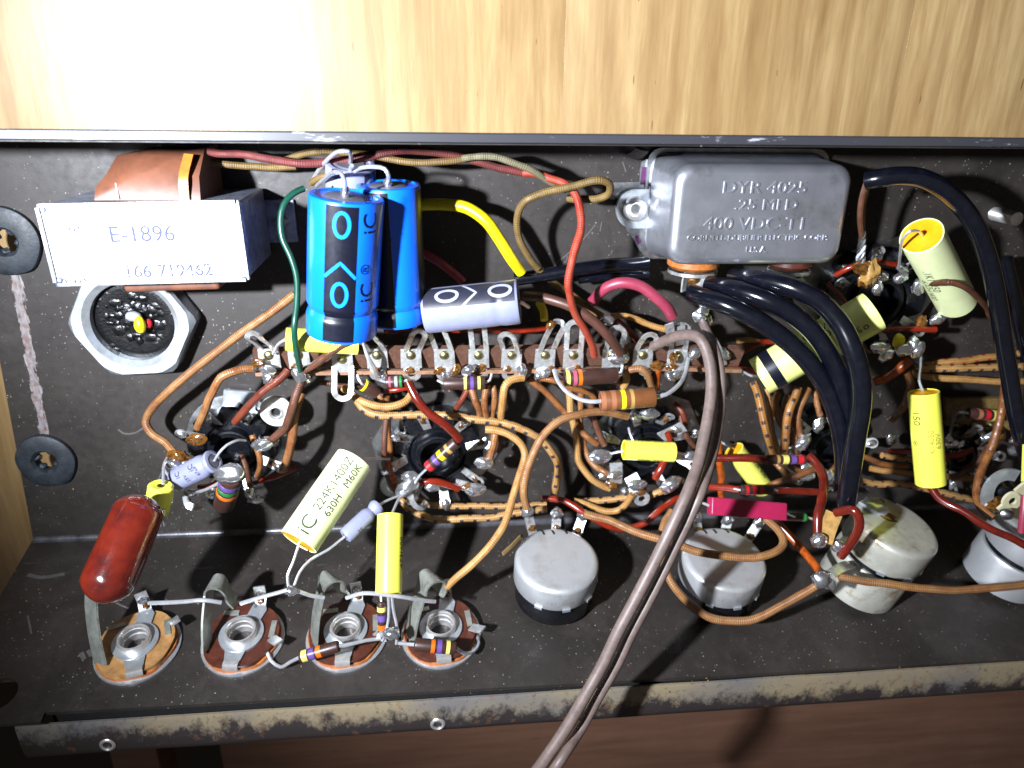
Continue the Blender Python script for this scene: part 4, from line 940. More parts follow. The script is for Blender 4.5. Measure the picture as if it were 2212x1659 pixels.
part('broken_phenolic', MB().blob(loc(p3, Q(1868, 1200, 14)), (4.6, 3.2, 1.5), 6, .7), p3, MT['phen'])
p4, r4, z4 = pot(2252, 1128, 25, 168, 'potentiometer cut by the right edge of the photo, under the dark red wire', 'pot', True, '', lugs=(), tilt=.12, hgt=10)
# switch parts at the far right
sw = thing('rotary_switch', 'corroded metal switch parts in front of the tag board at the right edge', 'switch', P(2180, 1060, 30))
def arc_pts(cu, cv, ru, rv, a0, a1, z, n=10): return [loc(sw, at(cu + ru * math.cos(math.radians(a0 + (a1 - a0) * i / n)), cv - rv * math.sin(math.radians(a0 + (a1 - a0) * i / n)), z)) for i in range(n + 1)]
part('contact_ring', MB().ribbon(arc_pts(2180, 1075, 48, 50, 200, 70, 34), 3.6, .8, (0, 0, 1)), sw, MT['zinc'])
c_ = loc(sw, at(2186, 1082, 38)); d_ = (loc(sw, at(2215, 1058, 38)) - c_).normalized()
part('contact_arm', MB().lathe(ring(1.2, 3.0, -.4, .4), 28, M4.Translation(c_)), sw, plain('cream_arm', '#b9b290', .5))
part('contact_arm', MB().ribbon([c_ + d_ * 2.4, c_ + d_ * 9], 5, .8, (0, 0, 1), smooth=False), sw, bpy.data.materials['cream_arm'])
part('contact_arm', MB().ribbon([c_ - d_ * 2.4, c_ - d_ * 4.5], 2.6, .8, (0, 0, 1), smooth=False), sw, bpy.data.materials['cream_arm'])
part('dark_hub', MB().blob(loc(sw, at(2156, 1068, 30)), (6, 5, 3), 2, .5), sw, MT['bake'])
part('flux_drop', MB().blob(loc(sw, at(2150, 1092, 34)), (4, 2.6, 1.6), 4, .6), sw, MT['flux'])
part('screw_head', MB().blob(loc(sw, at(2174, 1111, 42)), (2.2, 1.8, 1.6), 2, .1), sw, MT['steel'])
part('yellow_sheet', MB().ribbon([loc(sw, at(2216, 960, 34)), loc(sw, at(2213, 1040, 40))], 2, .5, (1, 0, 0), smooth=False), sw, MT['yel2'])
part('pink_sleeve', MB().tube([loc(sw, at(2214, 1070, 44)), loc(sw, at(2211, 1110, 46)), loc(sw, at(2206, 1150, 47))], 1.0), sw, MT['pink_w'])

# ------------------------------------------------------------------ tube sockets
TABS = {}
def tab_mesh(nm, L=7.5, wd=3.4, hole=.8):
    if nm in TABS: return TABS[nm]
    mb = MB().lathe(ring(hole, wd / 2, -.2, .2), 18, M4.Translation((L - wd / 2, 0, 0)))
    mb.prism([(0, -wd * .36), (L - wd / 2 - hole, -wd * .42), (L - wd / 2 - hole, wd * .42), (0, wd * .36)], -.22, .18)
    TABS[nm] = mb.mesh(nm, MT['tin']); return TABS[nm]
BL = {}
def blob_mesh(mat, s):
    k = (mat, s)
    if k not in BL: BL[k] = MB().blob((0, 0, 0), (1, .8, .72), s, .42 if mat == 'flux' else .26, 16, 11).mesh('solder_blob' if mat == 'solder' else 'flux_drop', MT[mat])
    return BL[k]
def put_blob(t, p, r, mat='solder', s=0, rz=0):
    o = part('solder_blob' if mat == 'solder' else 'flux_drop', blob_mesh(mat, s % 5), t)
    m = M4.Translation(V(p) * S) @ M4.Rotation(rz, 4, 'Z') @ M4.Diagonal((r * 1.1, r * .9, r * .75, 1)); o.matrix_local = m
def socket(u, v, R, lab, rot=0, plate='rect', tabs=range(8), skip_solder=(), seed=0, z=0, prate=.8, tabL=8.0):
    c = P(u, v, z + 8); c.z = z
    t = thing('tube_socket', lab, 'tube socket', M4.Translation(c), 'tube sockets on the chassis floor'); rnd = random.Random(seed)
    if plate == 'ring':
        part('mounting_ring', MB().lathe([(R * .8, .1), (R * 1.12, .1), (R * 1.15, .6), (R * 1.12, 1.3), (R * .95, 1.6), (R * .8, 1.5)], 52), t, MT['steel'])
        part('saddle', MB().prism([(-3, R * .7), (6.5, R * .6), (7.5, R * 1.2), (-1.5, R * 1.28)], 1.6, 2.6), t, MT['zinc'])
    else:
        k = R * 1.05; q = M4.Rotation(rot, 4, 'Z')
        part('mounting_plate', MB().prism([(-k * 1.3, -k * .4), (-k * .8, -k * .9), (k * .8, -k * .9), (k * 1.3, -k * .4), (k * 1.3, k * .4), (k * .8, k * .9), (-k * .8, k * .9), (-k * 1.3, k * .4)], .1, .9, q), t, MT['steel'])
    n = 96; vs = []; lv = [(1.0, .9), (1.0, 6.2), (.95, 7.0), (.62, 7.2), (.56, 6.2), (.50, 6.2), (.47, 8.6), (.38, 8.9), (.34, 8.0), (.33, 3.0), (0, 3.0)]
    for j in range(n):
        a = 2 * math.pi * j / n; lob = .5 + .5 * math.cos(8 * (a - rot) + math.pi); 
        for i, (q, zz) in enumerate(lv):
            rr = R * q * ((.80 + .2 * min(1, lob * 2.0)) if i < 3 else 1); vs.append((rr * math.cos(a), rr * math.sin(a), zz))
    m = len(lv); mb = MB().add(vs, [[j * m + i, ((j + 1) % n) * m + i, ((j + 1) % n) * m + i + 1, j * m + i + 1] for j in range(n) for i in range(m - 1)])
    part('bakelite_body', mb, t, MT['bake'], ang=35)
    part('centre_ring', MB().lathe(ring(R * .36, R * .43, 8.2, 9.3), 40), t, MT['bake'])
    for k in range(8):
        if k not in tabs: continue
        a = rot + math.pi / 4 * k + rnd.uniform(-.08, .08); zt = 6.6 + rnd.uniform(0, 1.2); inc = rnd.uniform(.1, .75)
        lm = M4.Translation((R * .66 * math.cos(a), R * .66 * math.sin(a), zt)) @ M4.Rotation(a, 4, 'Z') @ M4.Rotation(-inc, 4, 'Y') @ M4.Rotation(rnd.uniform(-.5, .5), 4, 'X')
        part('contact_tag', tab_mesh('contact_tag', tabL), t, lm=lm)
        e = lm @ V((tabL - 1.8, 0, .3))
        if rnd.random() < prate and k not in skip_solder: put_blob(t, e, rnd.uniform(1.3, 2.2), 'solder', k + seed, a)
        if rnd.random() < .75: put_blob(t, lm @ V((tabL - 4.2, .3, .4)), rnd.uniform(.7, 1.3), 'flux', k, a)
    return t
s1 = socket(500, 972, 13.2, 'leftmost tube socket, ringed by a grey metal flange, under the small grey capacitor', .35, 'ring', seed=1)
s2 = socket(944, 985, 14.2, 'second tube socket, black with an open round centre, crossed by a banded resistor', .20, 'rect', seed=2, tabL=9)
s3 = socket(1398, 972, 13.6, 'third tube socket, under the bright yellow capacitor and left of the brown cable', .45, 'rect', seed=3, tabL=9)
s4 = socket(1788, 962, 12.6, 'fourth tube socket, beside the fan of orange cloth wires and below the black cables', .1, 'rect', seed=4)
s5 = socket(1896, 652, 16.0, 'upper right tube socket, dark and greasy, between the two pale capacitors', .3, 'rect', seed=5, prate=.6)
s6 = socket(2075, 985, 9.5, 'small socket under the tag board at the right, mostly hidden by wires', .0, 'rect', seed=6, z=0, tabL=6)
# the long bent tags of the third socket that stand clear of it
def tagat(t, pts, wd, blob=None, hole=None, flux=None):
    pp = [loc(t, at(*q)) for q in pts]
    part('contact_tag', MB().ribbon(pp, wd, .5, (0, 0, 1)), t, MT['tin'])
    if hole is not None: part('tag_eye', MB().lathe(ring(1.05, 2.5, -.3, .3), 24, M4.Translation(loc(t, at(*hole)))), t, MT['tin'])
    if blob: put_blob(t, loc(t, at(*blob[:3])), blob[3], 'solder', int(blob[0]))
    if flux: put_blob(t, loc(t, at(*flux[:3])), flux[3], 'flux', int(flux[0]))
tagat(s3, [(1362, 1028, 14), (1372, 1046, 16), (1380, 1060, 17)], 4.2, (1376, 1048, 17.5, 2.6), (1386, 1077, 16), (1384, 1064, 16.5, 1.5))
tagat(s3, [(1330, 1000, 14), (1331, 1020, 15), (1330, 1045, 14)], 3.8, (1328, 1027, 16, 2.0), None, (1322, 1048, 14, 2.2))
put_blob(s3, loc(s3, at(1296, 986, 16)), 3.1, 'solder', 1); put_blob(s3, loc(s3, at(1449, 1046, 16)), 3.2, 'solder', 2, .8)
tagat(s3, [(1428, 945, 11), (1450, 935, 13), (1478, 921, 14)], 3.8, (1462, 928, 14, 1.5), None, (1452, 936, 13, 1.8))
put_blob(s3, loc(s3, at(1402, 895, 14)), 2.8, 'solder', 3); put_blob(s3, loc(s3, at(1493, 985, 16)), 2.3, 'solder', 4)
tagat(s2, [(985, 1045, 12), (1005, 1050, 13), (1028, 1058, 13)], 3.2, (1026, 1058, 14, 2.9), None, (1010, 1052, 14, 1.5))
put_blob(s2, loc(s2, at(880, 1055, 18)), 3.4, 'solder', 1, .5); put_blob(s2, loc(s2, at(887, 1030, 17)), 2.5, 'solder', 3); put_blob(s2, loc(s2, at(934, 1052, 15)), 2.3, 'solder', 4); put_blob(s2, loc(s2, at(1047, 1000, 15)), 2.8, 'solder', 2)
part('hooked_tag', MB().ribbon([loc(s2, at(x, y, z)) for x, y, z in ((888, 1050, 17), (888, 1075, 18), (897, 1092, 18), (912, 1096, 17), (922, 1086, 16))], 1.6, 1.3, (0, 0, 1)), s2, MT['tin'])
put_blob(s1, loc(s1, at(500, 1024, 33)), 3.8, 'solder', 0, 0); put_blob(s1, loc(s1, at(566, 962, 16)), 2.6, 'solder', 1); put_blob(s1, loc(s1, at(412, 1065, 18)), 1.7, 'solder', 2)
part('hooked_tag', MB().ribbon([loc(s1, at(x, y, z)) for x, y, z in ((402, 1072, 10), (408, 1092, 12), (425, 1096, 12), (440, 1085, 11), (442, 1068, 9))], 2.0, .8, (0, 0, 1)), s1, MT['tin'])
put_blob(s1, loc(s1, at(553, 1080, 8)), 2.2, 'solder', 3); put_blob(s1, loc(s1, at(425, 950, 15)), 2.4, 'flux', 1); put_blob(s1, loc(s1, at(384, 985, 17)), 2.6, 'flux', 2); put_blob(s1, loc(s1, at(375, 1003, 18)), 2.0, 'solder', 2)
put_blob(s4, loc(s4, at(1744, 1028, 16)), 2.6, 'solder', 0); put_blob(s4, loc(s4, at(1791, 1032, 16)), 2.4, 'solder', 1, 1.5); put_blob(s4, loc(s4, at(1735, 955, 15)), 2.8, 'solder', 2, 1.2); put_blob(s4, loc(s4, at(1768, 918, 14)), 2.4, 'solder', 3, 1.4); put_blob(s4, loc(s4, at(1743, 1008, 15)), 2.0, 'solder', 4)
put_blob(s4, loc(s4, at(1792, 1058, 14)), 1.3, 'solder', 4); put_blob(s4, loc(s4, at(1736, 1028, 16)), 1.8, 'flux', 4)
for i, (u, v, z, r_, m_) in enumerate(((1955, 757, 18, 2.6, 'solder'), (1982, 757, 19, 2.4, 'solder'), (1974, 750, 18, 3.0, 'solder'), (1900, 750, 12, 2.8, 'solder'), (1915, 768, 12, 2.4, 'solder'), (1941, 737, 16, 2.2, 'yellow_w'), (1862, 580, 18, 2.6, 'flux'), (1878, 600, 16, 3.2, 'flux'), (1895, 620, 14, 2.4, 'solder'), (1950, 580, 16, 1.8, 'solder'), (1945, 600, 14, 2.2, 'solder'), (1985, 618, 14, 2.4, 'solder'), (2010, 615, 15, 2.0, 'solder'), (2028, 688, 14, 2.5, 'solder'), (1990, 700, 13, 2.4, 'flux'), (1905, 595, 13, 2.0, 'solder'))):
    if m_ == 'yellow_w': part('flux_drop', MB().blob(loc(s5, at(u, v, z)), (r_ * .7, r_, r_ * .6), i, .4), s5, MT['yellow_w'])
    else: put_blob(s5, loc(s5, at(u, v, z)), r_, m_, i, i)
# braid strands and clear sleeve left of the big cable
bs = thing('frayed_braid', 'frayed copper braid and clear sleeve hanging from the left end of the large black cable', 'braid', P(1862, 480, 10))
part('strands', MB().tube([loc(bs, at(x, y, z)) for x, y, z in ((1872, 396, 26), (1862, 430, 24), (1858, 470, 22), (1861, 505, 20), (1864, 530, 18))], .8), bs, MT['brown'])
part('strands', MB().tube([loc(bs, at(x, y, z)) for x, y, z in ((1876, 400, 25), (1866, 440, 22), (1864, 480, 20), (1868, 520, 18))], .6), bs, MT['brown'])
for k in range(4):
    pts = []
    for i in range(15):
        q = i / 14; c_ = loc(bs, at(1863 - 5 * q, 500 + 78 * q, 20 - 3 * q)); a = q * 9 + k * 1.57; rr = .5 + .5 * q
        pts.append(c_ + V((math.cos(a) * rr, 0, math.sin(a) * rr)))
    part('twisted_strand', MB().tube(pts, .42, 7), bs, MT['sleeve'] if k == 2 else MT['oldlead'])
part('amber_flux', MB().blob(loc(bs, at(1880, 590, 18)), (2.2, 3.6, 1.0), 3, .7), bs, MT['cer'])

# ------------------------------------------------------------------ terminal strip
ts = thing('terminal_strip', 'long brown terminal strip with a row of arched metal lugs across the chassis', 'terminal strip', P(1010, 772, 12))
bz = 13
ends = [(552, 775), (800, 772), (1010, 771), (1250, 768), (1420, 765), (1600, 770)]
pth = [loc(ts, P(u, v, bz)) for u, v in ends]
mb = MB(); tl = math.radians(-24); c, s_ = math.cos(tl), math.sin(tl)
def rp(x, y): return (x * c - y * s_, x * s_ + y * c)
mb.sweep(spline(pth, 4), [rp(-3.6, -.9), rp(3.4, -.9), rp(3.7, -.6), rp(3.7, .6), rp(3.4, .9), rp(-3.6, .9)], up=(0, 0, 1))
part('phenolic_board', mb, ts, MT['board'])
eb = MB(); eb.sweep(spline([p + V((0, -3.9, 1.5)) for p in pth], 4), [(-.6, -.9), (.5, -.9), (.5, .7), (-.6, .7)], up=(0, 0, 1)); part('board_edge', eb, ts, plain('lit_board_edge', '#7d5a42', .6, var=.25, vs=.8, bump=.3))  # paler brown paints in the light caught along the board's lower edge
def arch(h, r, w_):
    pts = [V((-r, 0, 0)), V((-r, h * .45, h * .25)), V((-r, h - r, h * .5))] + [V((-r * math.cos(a), h - r + r * math.sin(a), h * .5 + .2)) for a in [math.pi * i / 8 for i in range(1, 8)]] + [V((r, h - r, h * .5)), V((r, h * .45, h * .25)), V((r, 0, 0))]
    return MB().ribbon(pts, w_, .5, (0, -.4, 1), smooth=False)
rnd = random.Random(5)
lugs = [(582, 742, 1, 'u'), (646, 770, 0, 'd'), (740, 775, 0, 'D'), (815, 750, 1, 's'), (888, 745, 1, 'e'), (960, 742, 1, 's'), (1034, 742, 1, 'e'), (1105, 740, 1, 'e'), (1177, 738, 1, 's'), (1238, 740, 2, 's'), (1322, 742, 2, 's'), (1388, 736, 1, 'u'), (1462, 735, 1, 's')]
for i, (u, v, up_, dn) in enumerate(lugs):
    base = loc(ts, P(u, 771 if up_ or dn == 'd' else 780, bz + 2)); 
    sl = rnd.uniform(-.06, .06)
    lm = M4.Translation(base) @ M4.Rotation(sl, 4, 'Z')
    lu = part('lug', MB().prism([(-2.9, -3.2), (2.9, -3.2), (2.8, 2.4), (-2.8, 2.4)], 0, .5), ts, MT['tin'], lm=lm)
    FR[lu.name] = FR[ts.name] @ lm
    part('rivet', MB().lathe([(0, 1.3), (.7, 1.2), (1.2, .9), (1.4, .5)], 16, M4.Translation((0, .6, 0))), lu, MT['brass'])
    if up_: part('arch', arch(rnd.uniform(7.8, 9.4) if up_ == 1 else 9.8, rnd.uniform(1.8, 2.15), 1.45), lu, MT['tin'], lm=M4.Translation((rnd.uniform(-.4, .4), 1.6, .2)) @ M4.Rotation(rnd.uniform(-.16, .16), 4, 'Z') @ M4.Rotation(rnd.uniform(-.3, .3), 4, 'X') @ M4.Rotation(rnd.uniform(-.35, .35), 4, 'Y'))
    if dn == 'D':
        part('arch', arch(8.0, 2.3, 1.5), lu, MT['tin'], lm=M4.Translation((0, -1.5, .2)) @ M4.Rotation(math.pi, 4, 'X') @ M4.Scale(-1, 4, (0, 0, 1)))
    if dn in 'es':
        part('eye', MB().lathe(ring(1.15, 2.6, -.25, .25), 24, M4.Translation((0, -5.2, -.4)) @ M4.Rotation(.35, 4, 'X')), lu, MT['tin'])
        part('eye', MB().box((0, -3.2, .05), (4.6, 1.8, .5)), lu, MT['tin'])
    if dn in 'sud':
        for _ in range(2):
            o = part('solder_blob', blob_mesh('solder', rnd.randrange(5)), lu); rr = rnd.uniform(1.3, 2.3)
            o.matrix_local = M4.Translation(V((rnd.uniform(-1.6, 1.6), rnd.uniform(-6.2, -4.2), .6)) * S) @ M4.Rotation(rnd.uniform(0, 6), 4, 'Z') @ M4.Diagonal((rr, rr * .8, rr * .8, 1))
    if dn != 'D':
        o = part('flux_drop', blob_mesh('flux', rnd.randrange(5)), lu); rr = rnd.uniform(.9, 1.6)
        o.matrix_local = M4.Translation(V((rnd.uniform(-2, 2), rnd.uniform(-4.5, -2.8), .5)) * S) @ M4.Diagonal((rr, rr, rr * .7, 1))
for i, (u, v, z, r_) in enumerate(((1312, 694, 20, 2.0), (1515, 678, 22, 2.4), (1530, 690, 20, 1.6), (1336, 775, 19, 2.6), (1500, 765, 18, 2.2), (646, 812, 19, 2.4), (578, 800, 18, 2.0), (1012, 800, 18, 2.0), (1128, 800, 17, 2.0), (1560, 765, 16, 2.6))): put_blob(ts, loc(ts, at(u, v, z)), r_, 'solder', i, i)
for i, (u, v, z, r_) in enumerate(((560, 785, 18, 1.6), (985, 800, 17, 1.6), (1350, 765, 18, 1.5), (1420, 790, 15, 2.0), (1190, 702, 19, 1.4), (1455, 775, 18, 1.6))): put_blob(ts, loc(ts, at(u, v, z)), r_, 'flux', i, i)
for (x0, y0, z0, x1, y1, z1) in ((1445, 700, 22, 1448, 745, 17), (1470, 705, 20, 1468, 745, 17), (1540, 735, 18, 1562, 790, 14)):
    part('solder_tag', MB().ribbon([loc(ts, at(x0, y0, z0)), loc(ts, at((x0 + x1) / 2 + 2, (y0 + y1) / 2, (z0 + z1) / 2 + 1)), loc(ts, at(x1, y1, z1))], 2.4, .5, (0, 0, 1)), ts, MT['tin'])
part('mounting_foot', rbox(tuple(loc(ts, P(600, 790, 6))), (7, 4, 12), .4), ts, MT['steel']); part('mounting_foot', rbox(tuple(loc(ts, P(1250, 780, 6))), (7, 4, 12), .4), ts, MT['steel'])
part('long_lead', MB().tube([loc(ts, at(x, y, z)) for x, y, z in ((783, 738, 20), (792, 765, 22), (806, 795, 20), (812, 812, 17))], .8, 8, scale=lambda t: .35 + t), ts, MT['lead'])

# tag board at the right
tb = thing('tag_board', 'tan tag board with small metal terminals under the wires at the right', 'board', P(2110, 895, 2))
q = [loc(tb, P(2044, 862, 4)), loc(tb, P(2180, 862, 4)), loc(tb, P(2185, 930, 4)), loc(tb, P(2048, 930, 4))]
part('board', MB().prism([(p.x, p.y) for p in q][::-1], 0, 1.8), tb, MT['tanboard'])
for u, v in ((2063, 920), (2104, 916), (2140, 918)): part('terminal', MB().lathe([(0, 3), (.7, 2.9), (1.1, 2.2), (1.2, 1.8)], 14, M4.Translation(loc(tb, P(u, v, 4)) - V((0, 0, loc(tb, P(u, v, 4)).z)))), tb, MT['brass'])
part('terminal', MB().lathe([(0, 2.4), (1.0, 2.2), (1.1, 1.8)], 12, M4.Translation(V((loc(tb, P(2073, 897, 4)).x, loc(tb, P(2073, 897, 4)).y, 0)))), tb, MT['blk'])
for i, (u, v, z, r_) in enumerate(((2058, 960, 8, 2.2), (2072, 965, 8, 2.0), (2122, 950, 8, 1.8), (2120, 970, 8, 1.6), (2192, 950, 10, 1.8), (1925, 950, 9, 2.0), (2190, 975, 12, 2.2))): put_blob(tb, loc(tb, at(u, v, z)), r_, 'solder', i, i)
for i, (u, v, z, r_) in enumerate(((2085, 990, 6, 3), (2130, 985, 6, 2.6), (2160, 940, 6, 2.4))): put_blob(tb, loc(tb, at(u, v, z)), r_, 'flux', i, i)

# bare bus wire over the jacks
for pts, lab in (([(322, 1303, 45), (360, 1302, 47), (400, 1300, 49), (440, 1297, 50), (478, 1302, 49)], 'bare wire running from the leftmost jack to the second'),
                 ([(520, 1304, 48), (560, 1292, 49), (600, 1281, 49), (632, 1274, 49), (668, 1286, 48), (700, 1292, 47)], 'bare wire running from the second jack to the third, with a soldered joint'),
                 ([(748, 1292, 47), (785, 1282, 48), (830, 1285, 48), (870, 1290, 48), (905, 1296, 47), (940, 1300, 45)], 'bare wire running from the third jack to the fourth')):
    solo('bare_wire', MB().tube([at(*q) for q in pts], .55, 8), MT['lead'], lab, 'wire', 'bare wires joining the jacks')
t = thing('solder_joint', 'solder joint where two capacitor leads meet the bare wire above the second and third jacks', 'solder', at(631, 1277, 49))
part('blob', MB().blob((0, 0, 0), (1.7, 1.5, 1.3), 3, .3), t, MT['solder'])
t = thing('solder_joint', 'ball of solder between the third and fourth jacks', 'solder', at(846, 1370, 51))
part('blob', MB().blob((0, 0, 0), (2.3, 1.9, 1.6), 5, .3), t, MT['solder'])
part('tail', MB().ribbon([(0, 0, 0), (-3, -1, -1.5), (-3.6, -3.2, -2.2), (-2.2, -4.8, -3)], 1.3, .6, (0, 0, 1)), t, MT['tin'])
# ------------------------------------------------------------------ wires and cables: "u,v,z u,v,z ..." along each one
WC = []
def wire(mat, wpx, pts, lab, group=None, name='cloth_wire', cat='wire', scale=None, n=10):
    q = [tuple(float(x) for x in s.split(',')) for s in pts.split()]
    zs = [a[2] if len(a) > 2 else None for a in q]
    kn = [i for i, z in enumerate(zs) if z is not None]
    for i in range(len(q)):
        if zs[i] is None:
            a = max([k for k in kn if k < i], default=kn[0]); b = min([k for k in kn if k > i], default=kn[-1])
            zs[i] = zs[a] if a == b else zs[a] + (zs[b] - zs[a]) * (i - a) / (b - a)
    mid = at(q[len(q) // 2][0], q[len(q) // 2][1], zs[len(q) // 2]); r = pxr(wpx, mid)
    if name == 'cloth_wire': r *= .9
    pp = [at(a[0], a[1], z, r) for a, z in zip(q, zs)]
    sd = len(WC); WC.append(1)
    if name == 'cloth_wire' and len(pp) > 2:      # hand-bent, a little kinked and uneven
        fine = spline(pp, 5.0); pp = [p + V((MN.noise(p * .13 + V((sd, 0, 0))), MN.noise(p * .13 + V((0, sd, 0))), .5 * MN.noise(p * .13 + V((0, 0, sd))))) * (.55 if 0 < i < len(fine) - 1 else 0) for i, p in enumerate(fine)]
        scale = lambda t, sd=sd: 1 + .10 * MN.noise(V((t * 14, sd * 3.1, 0)))
    return solo(name, MB().tube(pp, r, n, scale=scale), MT[mat], lab, cat, group)
G1 = 'cloth covered hook-up wires'
